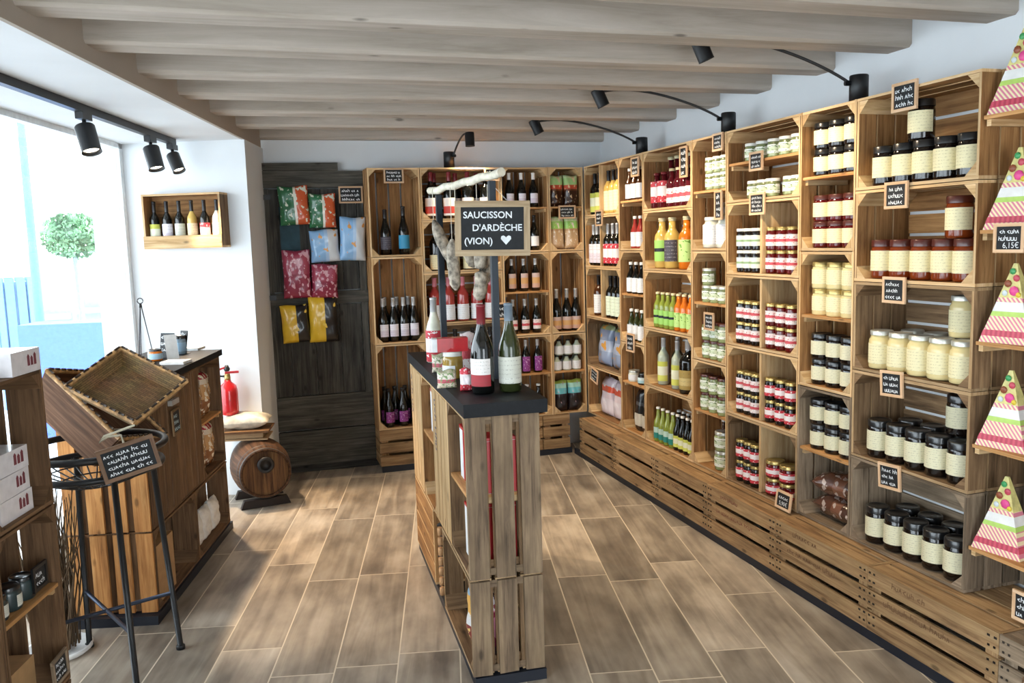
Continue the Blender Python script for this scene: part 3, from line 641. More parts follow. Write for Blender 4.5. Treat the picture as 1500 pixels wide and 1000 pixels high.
sy = lambda key, bd, lb, cp=CAP_CRM: (lambda: bottle(key, .027, .215, bd, cp, lb, 'juice', lz=(.1, .5), caph=.06, name='syrup_bottle'))
row(FRW, sy('c_s1', G_GRN, LB_GRB), lin(cx+.14, cx+.335, 4), .04, Z5(2)+FL, 'small green syrup bottle', 'front', F(2, 2), 'bottle', GB)
row(FRW, sy('c_s2', G_ORA, LB_LGREEN), lin(cx+.40, cx+.545, 3), .04, Z5(2)+FL, 'small orange syrup bottle', 'front', F(2, 2), 'bottle', GB)
row(FRW, sy('c_s2', G_ORA, LB_LGREEN), lin(cx+.30, cx+.54, 5), .11, Z5(2)+FL, 'small orange syrup bottle', 'back row', F(2, 2), 'bottle', GB)
li = lambda: bottle('c_li', .036, .30, G_OLIVE, CAP_SILV, LB_PURP, 'bordeaux', lz=(.1, .5), caph=.2)
row(FRW, lambda: bottle('c_l2', .036, .29, G_CLEAR, CAP_SILV, LB_YG, 'bordeaux', lz=(.08, .5), caph=.2), [cx+.14, cx+.315], .075, Z5(3)+FL, 'clear bottle green label', '', F(2, 3), 'bottle', GB)
row(FRW, li, [cx+.22, cx+.39], .13, Z5(3)+FL, 'liqueur bottle purple label', 'behind', F(2, 3), 'bottle', GB)
row(FRW, lambda: bottle('c_mag', .056, .315, G_WINE, CAP_SILV, LB_GOLD, 'bordeaux', lz=(.08, .44), arc=220, caph=.2), [cx+.475], .062, Z5(3)+FL, 'large dark bottle gold label', 'rightmost', F(2, 3), 'bottle', GB)
b5 = lambda key, bd, lb: (lambda: bottle(key, .029, .215, bd, CAP_WHT, lb, 'beer', lz=(.1, .42), caph=.06, name='beer_bottle'))
row(FRW, b5('c_b1', G_GRN, LB_TEAL), lin(cx+.12, cx+.315, 4), .045, Z5(4)+FL, 'small bottle teal label', 'front', F(2, 4), 'bottle', GB)
row(FRW, b5('c_b2', G_WINE, LB_YG), lin(cx+.375, cx+.55, 4), .045, Z5(4)+FL, 'small bottle yellow label', 'front', F(2, 4), 'bottle', GB)
row(FRW, b5('c_b2', G_WINE, LB_YG), lin(cx+.26, cx+.55, 6), .115, Z5(4)+FL, 'small white capped bottle', 'back row', F(2, 4), 'bottle', GB)
row(FRW, b5('c_b2', G_WINE, LB_YG), lin(cx+.34, cx+.54, 3), .185, Z5(4)+FL, 'small white capped bottle', 'rearmost row', F(2, 4), 'bottle', GB)
# column 2
bx = COLX[1]
def sb(key, bd, lb, h=.205, cp=CAP_WHT): return lambda: bottle(key, .030, h, bd, cp, lb, 'beer', lz=(.06, .5), arc=230, caph=.09, name='beer_bottle')
row(FRW, sb('b1', G_BROWN, LB_WHITE), [bx+.12, bx+.20, bx+.28], .05, Z3(0)+.3205, 'brown bottle white label', '', F(1, 0, ' upper half'), 'bottle', GB)
row(FRW, sb('b2', G_ROSE, LB_WHITE), [bx+.19, bx+.27], .05, Z3(0)+FL, 'pink bottle white label', '', F(1, 0, ' lower half'), 'bottle', GB)
row(FRW, sb('b3', G_WINE, LB_WHITE), [bx+.12, bx+.20, bx+.28], .05, Z3(1)+.3205, 'dark bottle white label', '', F(1, 1, ' upper half'), 'bottle', GB)
row(FRW, sb('b4', G_OLIVE, LB_WHITE), [bx+.12, bx+.20, bx+.28], .05, Z3(1)+FL, 'green brown bottle white label', '', F(1, 1, ' lower half'), 'bottle', GB)
row(FRW, lambda: jar('b5', .040, .075, G_PALE, LID_SILV, LB_WHITE), [bx+.13], .06, Z3(2)+.3355, 'white labelled small jar', '', F(1, 2, ' upper half'), 'jar', GJ)
row(FRW, lambda: jar('b6', .040, .075, G_DARK, LID_BLACK, banded('pale_blue_label', [(0, '#a9d4de'), (.5, '#dff0f2')])), [bx+.27], .06, Z3(2)+.3355, 'blue labelled small jar', '', F(1, 2, ' upper half'), 'jar', GJ)
BKP = banded('black_white_packet', [(0, '#17181b'), (.12, '#cfcabb'), (.42, '#17181b'), (.62, '#55585c'), (.7, '#17181b')], rough=.35, coat=.4)
for i, x in enumerate((.15, .26)):
    b_ = bag('blk', .105, .27, .06, BKP, 'coffee_packet'); b_.matrix_basis = FRW.M(bx+x, .06, Z3(2)+FL) @ Matrix.Rotation(R(-5), 4, 'X'); tag(b_, 'black packet with pale label, %s, bottom crate, second column from corner' % ('left', 'right')[i], 'packet', GP)
# column 1 (corner)
W1 = lambda key, bd, lb, cp, lz=(.06, .52), h=.29: (lambda: bottle(key, .036, h, bd, cp, lb, 'bordeaux', lz=lz, caph=.26))
row(FRW, W1('a1', G_WINE, LB_YG, CAP_BLK), [.115, .20], .06, Z5(0)+FL, 'dark bottle yellow label', 'left', F(0, 0), 'bottle', GB)
row(FRW, W1('a2', G_YEL, LB_CREAM2, CAP_BLK), [.36, .44, .52], .06, Z5(0)+FL, 'golden bottle cream label', 'right', F(0, 0), 'bottle', GB)
row(FRW, W1('a3', G_WINE, LB_LAV, CAP_SILV), [.085, .155, .225], .055, Z5(1)+FL, 'dark bottle lavender label', 'left', F(0, 1), 'bottle', GB)
row(FRW, W1('a4', G_WINE, LB_REDW, CAP_SILV), [.345, .425, .505], .055, Z5(1)+FL, 'dark bottle red label', 'right', F(0, 1), 'bottle', GB)
row(FRW, W1('a5', G_BROWN, LB_WHITE, CAP_BLK), [.15], .06, Z5(2)+FL, 'brown bottle white label', '', F(0, 2), 'bottle', GB)
row(FRW, W1('a6', G_WINE, LB_PGREEN, CAP_BLK), [.375, .45, .525], .055, Z5(2)+FL, 'dark bottle pale green label', 'right', F(0, 2), 'bottle', GB)
GRB = banded('grey_blue_crisp_bag', [(0, '#8d9cba'), (.35, '#a7b3cb'), (.62, '#7d8ca8'), (.88, '#8f9a70')], rough=.3, coat=.5, blotch=(3.2, .58, '#d39a48')); WHB = banded('white_pink_crisp_bag', [(0, '#e8dfe8'), (.45, '#e3d3dc'), (.62, '#e05a3c'), (.78, '#dcd0dc')], rough=.3, coat=.5, blotch=(4, .62, '#f0eaf0'))
for i, x in enumerate((.16, .42)):
    b_ = bag('greyblue', .225, .29, .09, GRB, 'crisp_bag', 3); b_.matrix_basis = FRW.M(x+.01, .075, Z5(3)+FL) @ Matrix.Rotation(R(-6), 4, 'X'); tag(b_, 'grey blue crisp bag, %s, fourth crate down, corner column' % ('left', 'right')[i], 'crisp bag', GP)
for i, x in enumerate((.20, .42)):
    b_ = bag('whitepink', .215, .27, .08, WHB, 'crisp_bag', 5); b_.matrix_basis = FRW.M(x, .075, Z5(4)+FL) @ Matrix.Rotation(R(-6), 4, 'X'); tag(b_, 'white pink crisp bag, %s, bottom crate, corner column' % ('left', 'right')[i], 'crisp bag', GP)
# ------------------------------------------------------------ base crates, kick board
BXF = 2.19; ys = 5.58; i = 0
while ys > .8:
    mat = CR_GR if i == 6 else CR_BASE; lab = ['corner end, under the corner column', 'under the corner column', 'under the second and third columns', 'under third and fourth columns', 'under the fifth column', 'under fifth and sixth columns', 'under the jar column nearest camera', 'below the cone boxes', 'nearest the shop front'][min(i, 8)]
    r = new_crate(('base', mat.name), .5985, .362, .252, mat, Matrix.Translation((BXF+.183, ys-.3, .298)) @ Matrix.Rotation(R(90), 4, 'Z') @ M_BASE, 'upturned crate of the low plinth along right wall, %s' % lab, 'upturned plinth crates', gap=.020)
    ys -= .6; i += 1
    # worn stencil lettering and nail heads on the room side
    if 3 <= i <= 7:
        mb = MB(); rnd = random.Random(i)
        for rowz, xa, xb, am in ((.226, -.17, .0, .026), (.143, -.21, .12, .026)): scribble(mb, xa, xb, rowz, am, rnd, 0, .95)
        o = mb.build('stencil_lettering', plain('stencil_ink', '#75563a', .9) if i != 4 else plain('stencil_red', '#8c5a42', .9), r)
        o.matrix_basis = r.matrix_basis.inverted() @ (Matrix.Translation((BXF+.0006, ys+.3, .045)) @ Matrix.Rotation(R(-90), 4, 'Z') @ Matrix.Translation((0, 0, 0)))
    mb = MB()
    for xs_ in (-.285, -.262, .262, .285):
        for zz in (.035, .068, .12, .155, .205, .238):
            c0 = rnd.uniform(-.004, .004) if 3 <= i <= 7 else 0; mb.box(xs_-.0035+c0, xs_+.0035+c0, -.0012, .0005, zz-.0035, zz+.0035)
    o = mb.build('nail_heads', NAIL, r); o.matrix_basis = r.matrix_basis.inverted() @ (Matrix.Translation((BXF+.0003, ys+.3, .04)) @ Matrix.Rotation(R(-90), 4, 'Z'))
tag(MB().box(BXF+.012, BXF+.03, .78, 5.72, 0, .042).build('kick_board', plain('black_blue_kick_board', '#161b26', .5)), 'long black kick board under the right wall plinth crates', 'kick board')
# gap shelves beside the last column: boards, back slats, cone boxes
IX = COLX[6]+.60
for k in range(3): shelf_crate(FRW, IX+.60, Z3(k), True, 'upright wooden fruit crate beyond the cone box shelves, %s' % L3[k], 'fruit crates stacked as shelves on the right wall', CR_GR)
mb = MB()
for k in range(6): mb.box(WX-.022, WX-.006, FRW.p(IX+.01+k*.098, 0, 0).y-.082, FRW.p(IX+.01+k*.098, 0, 0).y, .305, 2.08, jit=.001)
tag(mb.build('slatted_back_panel', CR_GR), 'grey vertical slats behind the cone box shelves', 'back panel')
CONE_Z = [1.945, 1.572, 1.198, .842, .478]
for k, z in enumerate(CONE_Z):
    shelf_board(FRW, IX+.006, z, .588, 'orange pine shelf under cone boxes, %s of five beside the jar column' % ['top', 'second', 'third', 'fourth', 'lowest'][k], 'boards carrying the cone boxes', d=.235)
C_ST = banded('pink_yellow_stripes', [(0, '#d9688a')]); 
def stripes_mat(name, a, b2, n, slant):
    m, nt, b = newmat(name); N = nt.nodes.new; L = nt.links.new; tc = N('ShaderNodeTexCoord'); sp = N('ShaderNodeSeparateXYZ'); L(tc.outputs['Object'], sp.inputs[0])
    ad = N('ShaderNodeMath'); ad.operation = 'ADD'; m1 = N('ShaderNodeMath'); m1.operation = 'MULTIPLY'; m1.inputs[1].default_value = slant; L(sp.outputs[2], m1.inputs[0]); L(sp.outputs[0], ad.inputs[0]); L(m1.outputs[0], ad.inputs[1])
    m2 = N('ShaderNodeMath'); m2.operation = 'MULTIPLY'; m2.inputs[1].default_value = n; L(ad.outputs[0], m2.inputs[0]); fr = N('ShaderNodeMath'); fr.operation = 'FRACT'; L(m2.outputs[0], fr.inputs[0])
    gt = N('ShaderNodeMath'); gt.operation = 'GREATER_THAN'; gt.inputs[1].default_value = .5; L(fr.outputs[0], gt.inputs[0]); mx = N('ShaderNodeMix'); mx.data_type = 'RGBA'; L(gt.outputs[0], mx.inputs['Factor']); mx.inputs['A'].default_value = srgb(a); mx.inputs['B'].default_value = srgb(b2)
    L(mx.outputs['Result'], b.inputs['Base Color']); b.inputs['Roughness'].default_value = .45; return m
ST1 = stripes_mat('candy_stripes', '#d67f95', '#ecdfb4', 66, .9); ST2 = stripes_mat('red_sugar_band', '#b03a50', '#c94f62', 60, 0)
SWT = plain('pale_yellow_card', '#ded48a', .5, noise=.15, scale=40); LIM = plain('lime_card', '#b4d46a', .5); WHC = plain('white_card', '#e6e6e4', .5)
def cone_box():
    W0, Hh = .086, .262
    def fr_(mb, z0, z1, out=.0):
        h0 = W0*(1-z0/Hh*.93)+out; h1 = W0*(1-z1/Hh*.93)+out; b = len(mb.v)
        for hh, z in ((h0, z0), (h1, z1)):
            for sx, sy in ((-1, -1), (1, -1), (1, 1), (-1, 1)): mb.v.append((sx*hh, sy*hh*.62, z))
        for q in range(4): mb.face([b+q, b+(q+1) % 4, b+4+(q+1) % 4, b+4+q])
        mb.face([b+3, b+2, b+1, b]); mb.face([b+4, b+5, b+6, b+7]); return mb
    root = empty('cone_box')
    fr_(MB(), 0, .088).build('striped_base', ST1, root); fr_(MB(), .022, .042, .0012).build('name_band', ST2, root); fr_(MB(), .0882, .104).build('lime_band', LIM, root)
    fr_(MB(), .1042, .135).build('white_band', WHC, root); fr_(MB(), .1352, .15).build('striped_band', ST1, root); fr_(MB(), .1502, Hh).build('sweet_print', SWT, root)
    cols = ['#d94a8c', '#8a4a30', '#c04a5a', '#3f9a5a', '#dcc23c', '#c9d4d8']
    for i, (x, z, rr) in enumerate(((.010, .172, .017), (-.014, .196, .013), (.012, .214, .012), (-.004, .236, .011), (.026, .160, .009), (-.020, .165, .010))):
        half = W0*(1-z/Hh*.93)*.62
        M = Matrix.Translation((x, -half-.002, z)) @ Matrix.Scale(.35, 4, (0, 1, 0)); s_ = MB().lathe([(.0001, -rr), (rr*.7, -rr*.7), (rr, 0), (rr*.7, rr*.7), (.0001, rr)], 12, M=M, cap=False).build('printed_sweet', plain('sweet_%d' % i, cols[i], .4), root)
    return root
for k, z in enumerate(CONE_Z):
    lv = ['top', 'second', 'third', 'fourth', 'lowest'][k]
    for j, (lx, d, rz) in enumerate([(IX+.09, .075, 10)] + ([(IX+.20, .165, -8)] if k in (0, 4) else [(IX+.33, .12, 4)])):
        o = inst('cone', cone_box); o.matrix_basis = FRW.M(lx, d, z+.0005) @ Matrix.Rotation(R(rz), 4, 'Z'); tag(o, 'striped pink cone gift box, %s of its pair on %s cone shelf' % (('left', 'right')[j], lv), 'gift box', 'pink striped cone boxes')
# ------------------------------------------------------------ back wall shelving
FBK = Frame(.765, 5.745, 0)
BN = ['leftmost back wall column', 'wide back wall column', 'third back wall column', 'rightmost back wall column']
BXX = [0, .36, .93, 1.29]; GK = 'bottles on the back wall shelves'
for k in range(3):
    shelf_crate(FBK, 0, Z3(k), True, 'upright wooden fruit crate, %s, %s' % (L3[k], BN[0]), 'fruit crates stacked as shelves on the back wall', CR)
    shelf_crate(FBK, .93, Z3(k), True, 'upright wooden fruit crate, %s, %s' % (L3[k], BN[2]), 'fruit crates stacked as shelves on the back wall', CR)
    if k in (0, 1, 2): shelf_crate(FBK, 1.29, Z3(k), True, 'upright wooden fruit crate, %s, %s' % (L3[k], BN[3]), 'fruit crates stacked as shelves on the back wall', CR, w=.266, h=.6)
    shelf_board(FBK, .93+.0135, Z3(k)+.32, .333, 'loose pine shelf inside %s, %s' % (L3[k], BN[2]), 'loose shelves inside upright crates')
    if k != 1: shelf_board(FBK, 1.29+.0135, Z3(k)+.32, .239, 'loose pine shelf inside %s, %s' % (L3[k], BN[3]), 'loose shelves inside upright crates')
for k in range(5): shelf_crate(FBK, .36, Z5(k), False, 'long wooden fruit crate, %s, %s' % (L5[k], BN[1]), 'fruit crates stacked as shelves on the back wall', CR_DK if k == 3 else CR, w=.57, h=.36)
def wn(key, lb, h=.30, r=.037, cp=CAP_BLK, bd=G_WINE, shape='burgundy', lz=(.12, .4), caph=.2, arc=150): return lambda: bottle(key, r, h, bd, cp, lb, shape, lz=lz, caph=caph, arc=arc)
row(FBK, wn('k1', LB_DARKL, .31), [.12], .08, Z3(0)+FL, 'dark bottle grey label', '', L3[0]+', '+BN[0], 'bottle', GK); row(FBK, wn('k2', LB_BLUE, .33), [.245], .07, Z3(0)+FL, 'dark bottle blue label', '', L3[0]+', '+BN[0], 'bottle', GK)
row(FBK, wn('k3', LB_LAV, .305, arc=100, cp=CAP_SILV), lin(.075, .29, 4), .06, Z3(1)+FL, 'dark slim wine bottle', 'front row', L3[1]+', '+BN[0], 'bottle', GK)
row(FBK, wn('k3', LB_LAV, .305, arc=100, cp=CAP_SILV), lin(.10, .27, 3), .155, Z3(1)+FL, 'dark slim wine bottle', 'back row', L3[1]+', '+BN[0], 'bottle', GK)
row(FBK, wn('k4', LB_PURP, .27, arc=110, shape='beer', caph=.08), lin(.085, .28, 3), .06, Z3(2)+FL, 'dark bottle purple label', 'front row', L3[2]+', '+BN[0], 'bottle', GK)
row(FBK, wn('k4', LB_PURP, .27, arc=110, shape='beer', caph=.08), lin(.07, .29, 4), .15, Z3(2)+FL, 'dark bottle purple label', 'back row', L3[2]+', '+BN[0], 'bottle', GK)
x2 = .36
row(FBK, wn('k5', LB_WHRED, .32, .041, CAP_RED, lz=(.06, .44), shape='bordeaux', arc=200), lin(x2+.085, x2+.48, 4), .065, Z5(0)+FL, 'red capsule wine bottle', 'front row', L5[0]+', '+BN[1], 'bottle', GK)
row(FBK, wn('k5', LB_WHRED, .32, .041, CAP_RED, lz=(.06, .44), shape='bordeaux', arc=200), lin(x2+.13, x2+.44, 3), .165, Z5(0)+FL, 'red capsule wine bottle', 'back row', L5[0]+', '+BN[1], 'bottle', GK)
row(FBK, wn('k6', LB_CREAM2, .32, .045, lz=(.02, .34), shape='bordeaux', arc=200), lin(x2+.105, x2+.47, 4), .07, Z5(1)+FL, 'dark bottle cream label', '', L5[1]+', '+BN[1], 'bottle', GK)
row(FBK, wn('k7', LB_WHITE, .31, .042, CAP_PINK, G_ROSE, lz=(.03, .38), shape='bordeaux', arc=200), lin(x2+.085, x2+.49, 5), .065, Z5(2)+FL, 'rose wine bottle', '', L5[2]+', '+BN[1], 'bottle', GK)
row(FBK, wn('k8', LB_CREAM2, .30, .04, shape='bordeaux', arc=180), lin(x2+.09, x2+.48, 4), .065, Z5(3)+FL, 'dark bottle cream label', '', L5[3]+', '+BN[1], 'bottle', GK)
row(FBK, wn('k8', LB_CREAM2, .30, .04, shape='bordeaux', arc=180), lin(x2+.09, x2+.48, 4), .065, Z5(4)+FL, 'dark bottle cream label', '', L5[4]+', '+BN[1], 'bottle', GK)
x3 = .93
for k, (up, lo, dsu, dsl) in enumerate((((wn('k9', LB_LAV, .245, .033, CAP_WHT, arc=110)), wn('k10', LB_WHITE, .25, .034, arc=110), 'dark bottle white cap', 'dark bottle white label'), (wn('k11', LB_PEACH, .235, .032, CAP_SILV, arc=120, lz=(.1, .55)), wn('k12', LB_PINK, .25, .033, CAP_SILV, arc=120), 'dark bottle peach label', 'dark bottle pink label'), (wn('k13', LB_PURP, .245, .033, CAP_SILV, arc=120, lz=(.06, .5)), wn('k14', LB_LAV, .22, .034, CAP_WHT, shape='beer', arc=90, caph=.07), 'purple labelled bottle', 'dark white capped bottle'))):
    row(FBK, up, [x3+.085, x3+.175, x3+.265], .06, Z3(k)+.3205, dsu, '', L3[k]+' upper half, '+BN[2], 'bottle', GK)
    row(FBK, lo, [x3+.085, x3+.175, x3+.265], .06, Z3(k)+FL, dsl, '', L3[k]+' lower half, '+BN[2], 'bottle', GK)
x4 = 1.29
BG1 = banded('green_top_snack_bag', [(0, '#3a2014'), (.5, '#6b3a22'), (.55, '#c9553c'), (.68, '#a8d08a'), (.9, '#c4dca8')], rough=.3, coat=.5, blotch=(5, .6, '#d8b890')); BG2 = banded('green_top_nut_bag', [(0, '#c9a880'), (.55, '#b9926a'), (.62, '#9ccf6a'), (.85, '#cfe3a8')], rough=.3, coat=.5, blotch=(6, .6, '#e9dcc8')); BG3 = banded('turquoise_dark_bag', [(0, '#1c1418'), (.5, '#2a1c22'), (.56, '#6ec3cf'), (.75, '#a8dcd0'), (.9, '#a9c25a')], rough=.3, coat=.5, blotch=(5, .66, '#c0a0a8'))
for k, (m_, key, z, h, ds) in enumerate(((BG1, 'bg1', Z3(0)+.3205, .225, 'green topped brown snack bag'), (BG2, 'bg2', Z3(0)+FL, .235, 'green topped nut bag'), (BG3, 'bg3', Z3(2)+FL, .23, 'turquoise and dark snack bag'))):
    for i, x in enumerate((.075, .19)):
        b_ = bag(key, .112, h, .06, m_, 'snack_bag', k+9); b_.matrix_basis = FBK.M(x4+x, .05, z) @ Matrix.Rotation(R(-4), 4, 'X'); tag(b_, '%s, %s of two, %s' % (ds, ('left', 'right')[i], BN[3]), 'snack bag', 'snack bags on back wall shelves')
row(FBK, lambda: bottle('k15', .036, .31, G_WINE, CAP_SILV, LB_PEACH, 'burgundy', lz=(.05, .34), caph=.4, name='sparkling_wine_bottle'), [x4+.065, x4+.145, x4+.215], .065, Z3(1)+FL, 'silver foil sparkling bottle', '', L3[1]+', '+BN[3], 'bottle', GK)
rb = lambda: bottle('k16', .034, .115, G_CLEAR, CAP_BLK, LB_WHITE, 'beer', lz=(.08, .6), caph=.1, name='small_bottle')
row(FBK, rb, [x4+.055, x4+.132, x4+.209], .055, Z3(2)+.3205, 'small round bottle', 'lower', BN[3], 'bottle', GK); row(FBK, rb, [x4+.065, x4+.142, x4+.219], .13, Z3(2)+.3205, 'small round bottle', 'behind', BN[3], 'bottle', GK)
row(FBK, rb, [x4+.07, x4+.142, x4+.214], .055, Z3(2)+.3205+.1155, 'small round bottle', 'upper', BN[3], 'bottle', GK)
for i, x in enumerate((.30, .90)):
    new_crate(('baseb', CR.name), .5985, .28, .252, CR_BASE, Matrix.Translation((.765+x, 5.885, .298)) @ M_BASE, 'upturned plinth crate on back wall, %s' % ('beside the old door', 'behind the counter')[i], 'upturned plinth crates', gap=.020)
new_crate(('basec',), .21, .28, .252, CR_BASE, Matrix.Translation((.765+1.31, 5.885, .298)) @ M_BASE, 'short upturned plinth crate in the corner of back wall', 'upturned plinth crates', gap=.020)
tag(MB().box(.775, 2.195, 5.75, 5.765, 0, .042).build('kick_board', plain('black_blue_kick_board', '#161b26', .5)), 'black kick board under the back wall plinth crates', 'kick board')
# chalk tags
_ts = [0]
def rtag(lx, z, w, h, where, lines=3, tilt=0, roll=0, d=-.009, fr=FRW, texts=None, **kw):
    _ts[0] += 1; M = fr.M(lx, d, z) @ Matrix.Rotation(R(roll), 4, 'Y') @ Matrix.Rotation(R(tilt), 4, 'X')
    return chalk_tag(M, w, h, lines, _ts[0], 'framed chalk price tag ' + where, texts=texts, **kw)
rtag(gx+.265, 2.065, .125, .105, 'on top crate of the seventh column from corner'); 
for k, z in enumerate((1.71, 1.355, .995, .63)): rtag(gx+.235, z, .118, .10, 'hanging over %s, seventh column from corner' % L5[k+1], roll=(0, 0, -3, -4)[k])
rtag(IX+.135, 1.545, .115, .095, 'in front of the second cone box shelf', lines=3, skip=1, texts=[('6,15€', .026, .008, -.032)])
rtag(IX+.27, .36, .11, .10, 'standing low beside the cone boxes', d=-.02)
rtag(ex+.275, 1.925, .11, .09, 'at middle of the top crate, fifth column'); rtag(ex+.285, 1.725, .125, .105, 'over second crate, fifth column from corner', lines=4)
_t = rtag(ex+.545, ZB+.045, .115, .085, 'standing before the brown bags on the plinth', lines=2, skip=1, texts=[('5,90€', .026, 0, -.024)], d=-.03, tilt=-8)
rtag(dx+.29, 2.055, .10, .09, 'on top crate, fourth column from corner'); rtag(dx+.295, 1.735, .075, .15, 'tall one over top crate lower half, fourth column', lines=4); rtag(dx+.20, 1.125, .10, .095, 'on middle crate, fourth column from corner')
rtag(cx+.53, 1.99, .085, .17, 'tall one on top crate, third column from corner', lines=4); rtag(bx+.27, 2.02, .11, .12, 'on top crate, second column from corner'); rtag(bx+.17, .885+.02, .12, .12, 'under the middle crate, second column from corner')
rtag(.285, 1.725, .12, .11, 'at the divider of the corner column'); rtag(.15, .60, .13, .10, 'leaning over white pink bags in corner column', roll=12)
rtag(.18, 2.045, .135, .10, 'on top of the leftmost back wall column', fr=FBK, lines=3); rtag(x2+.51, 2.05, .11, .09, 'on top right of the wide back wall column', fr=FBK, lines=2)
rtag(x4+.135, 1.78, .13, .095, 'between snack bags, rightmost back wall column', fr=FBK); rtag(x3-.015, 1.09, .10, .12, 'on the post beside the third back wall column', fr=FBK, lines=2)
def atpl(px, py, P, n):
    d = _f + _r*((px-750)/FPX) + _u*((500-py)/FPX); o = Vector((0, 0, CAMZ)); return o+d*((Vector(P)-o).dot(n)/d.dot(n))
# ------------------------------------------------------------ island counter
FI = Frame(.66, 2.77, R(-90))      # left face; lx runs toward the camera, so build from the far end
IA = R(2.9); iX = Vector((-math.sin(IA), -math.cos(IA), 0))
FI = Frame(.66-iX.x*1.445, 2.765-iX.y*1.445, math.atan2(iX.y, iX.x)); ID = .262
def icrate(lx, z, w, h, front, lab, mat=CR, d=ID):
    """front: 'open' faces the room on the left, 'slats' shows its slatted side, 'back' shows its bottom"""
    if front == 'open':
        M = FI.M(lx+w/2, d, z+h/2); M2 = M_SHELF_PORT if h > w else M_SHELF_LAND
        L, W = (h, w) if h > w else (w, h)
    else:
        M = FI.M(lx+w/2, 0, z+h/2) @ Matrix.Rotation(R(180), 4, 'Z'); M2 = M_SHELF_PORT if h > w else M_SHELF_LAND; L, W = (h, w) if h > w else (w, h)
    return new_crate(('isl', mat.name, w, h, front), L-2*E_, W-2*E_, d, mat, M @ M2, lab, 'crates forming the middle counter')
GI = 'crates forming the middle counter'
icrate(1.085, .40, .36, .586, 'open', 'upright open crate at the near end of middle counter', CR_DK)
icrate(.725, .40, .36, .586, 'slats', 'upright crate with slats outward, second from near end of counter', CR_PALE)
icrate(.363, .40, .36, .586, 'open', 'upright open crate, third from near end of counter', CR)
icrate(0, .40, .36, .586, 'slats', 'upright crate with slats outward at far end of counter', CR_PALE)
icrate(.845, .042, .60, .356, 'open', 'long open crate at floor level, near end of counter', CR_DK)
icrate(0, .042, .60, .356, 'slats', 'long closed crate at floor level, far end of counter', CR)
o = shelf_board(FI, 1.10, .70, .33, 'shelf inside the near open crate of the middle counter', 'shelves inside the counter crates', d=.225); o = shelf_board(FI, .378, .72, .33, 'shelf inside the third crate of the middle counter', 'shelves inside the counter crates', d=.225)
# near end boards are split weathered slats: three vertical boards over each near crate end
mb = MB()
for k in range(3): x0 = .000+k*.097; mb.box(1.4455, 1.458, x0, x0+.070, .044, .392, jit=.0012)
for k in range(3): x0 = .000+k*.097; mb.box(1.4455, 1.458, x0, x0+.070, .402, .984, jit=.0012)
for z0 in (.05, .365, .41, .955): mb.box(1.4375, 1.4452, .01, .25, z0, z0+.025)
o = mb.build('end_cladding', wood('grey_brown_slats', ['#5c4c3c', '#86705a', '#9c8468', '#ab9478'], stain=.5)); o.matrix_basis = Matrix.Translation(FI.o) @ Matrix.Rotation(FI.a, 4, 'Z'); tag(o, 'three weathered vertical slats nailed across the near end of counter', 'end boards')
o = MB().box(-.012, 1.475, -.006, .292, .987, 1.034).build('counter_top', BLACKM); o.matrix_basis = Matrix.Translation(FI.o) @ Matrix.Rotation(FI.a, 4, 'Z'); tag(o, 'matt black counter top on the crate island', 'counter top')
o = MB().box(.0, 1.462, .006, .268, 0, .040).build('plinth_board', plain('black_blue_kick_board', '#161b26', .5)); o.matrix_basis = Matrix.Translation(FI.o) @ Matrix.Rotation(FI.a, 4, 'Z'); tag(o, 'black plinth board under the crate island', 'plinth')
# stencilled letters on two outer slats
for lx, seed in ((.06, 3), (.80, 4)):
    mb = MB(); scribble(mb, -.13, .10, 0, .05, random.Random(seed), 0); o = mb.build('stencil_lettering', plain('grey_stencil_ink', '#5d5560', .9)); o.matrix_basis = FI.M(lx, -.0012, .80) @ Matrix.Rotation(R(90), 4, 'Y'); 
    par = [q for q in bpy.data.objects if q.get('label', '').startswith('upright crate with slats outward at far' if lx < .5 else 'upright crate with slats outward, second')][0]; mm = o.matrix_basis.copy(); o.parent = par; o.matrix_basis = par.matrix_basis.inverted() @ mm
# red and white boxes inside
RED = plain('gift_box_red', '#c4161f', .4, coat=.3); WHT = plain('gift_box_white', '#eef0f2', .45)
def gbox(w, h, d, key, name='gift_box'):
    def mk():
        r = empty(name); MB().box(-w/2, w/2, 0, d, 0, h-.012).build('box_body', WHT, r); MB().box(-w/2-.001, w/2+.001, -.001, d+.001, h-.0118, h).build('box_lid', RED, r)
        MB().box(w*.28, w/2+.0012, -.0012, d+.0012, .001, h-.013).build('red_side_band', RED, r); return r
    return inst(('gbox', key), mk)
for i, (lx, z, h) in enumerate(((1.20, .7005, .20), (1.31, .7005, .19), (1.385, .7005, .20), (1.25, .4145, .20), (1.36, .4145, .24), (.47, .7205, .20), (.59, .7205, .19))):
    g = gbox(.085, h, .15, round(h, 2)); g.matrix_basis = FI.M(lx, .035, z); tag(g, 'red lidded white gift box, %s' % ['far one on near crate shelf', 'middle one on near crate shelf', 'near end one on near crate shelf', 'far one below near crate shelf', 'near one below near crate shelf', 'far one on third crate shelf', 'near one on third crate shelf'][i], 'gift box', 'red and white gift boxes in the counter')
YB = banded('yellow_blue_pasta_bag', [(0, '#7a2a2a'), (.3, '#e0e2e6'), (.45, '#e8b04a'), (.7, '#86b8dc')], rough=.3, coat=.5, blotch=(5, .58, '#f0d080')); PKB = banded('pink_print_bag', [(0, '#4a3a44'), (.4, '#d88aa8'), (.8, '#e6dfe6')], rough=.3, coat=.5, blotch=(6, .55, '#8a2a48'))
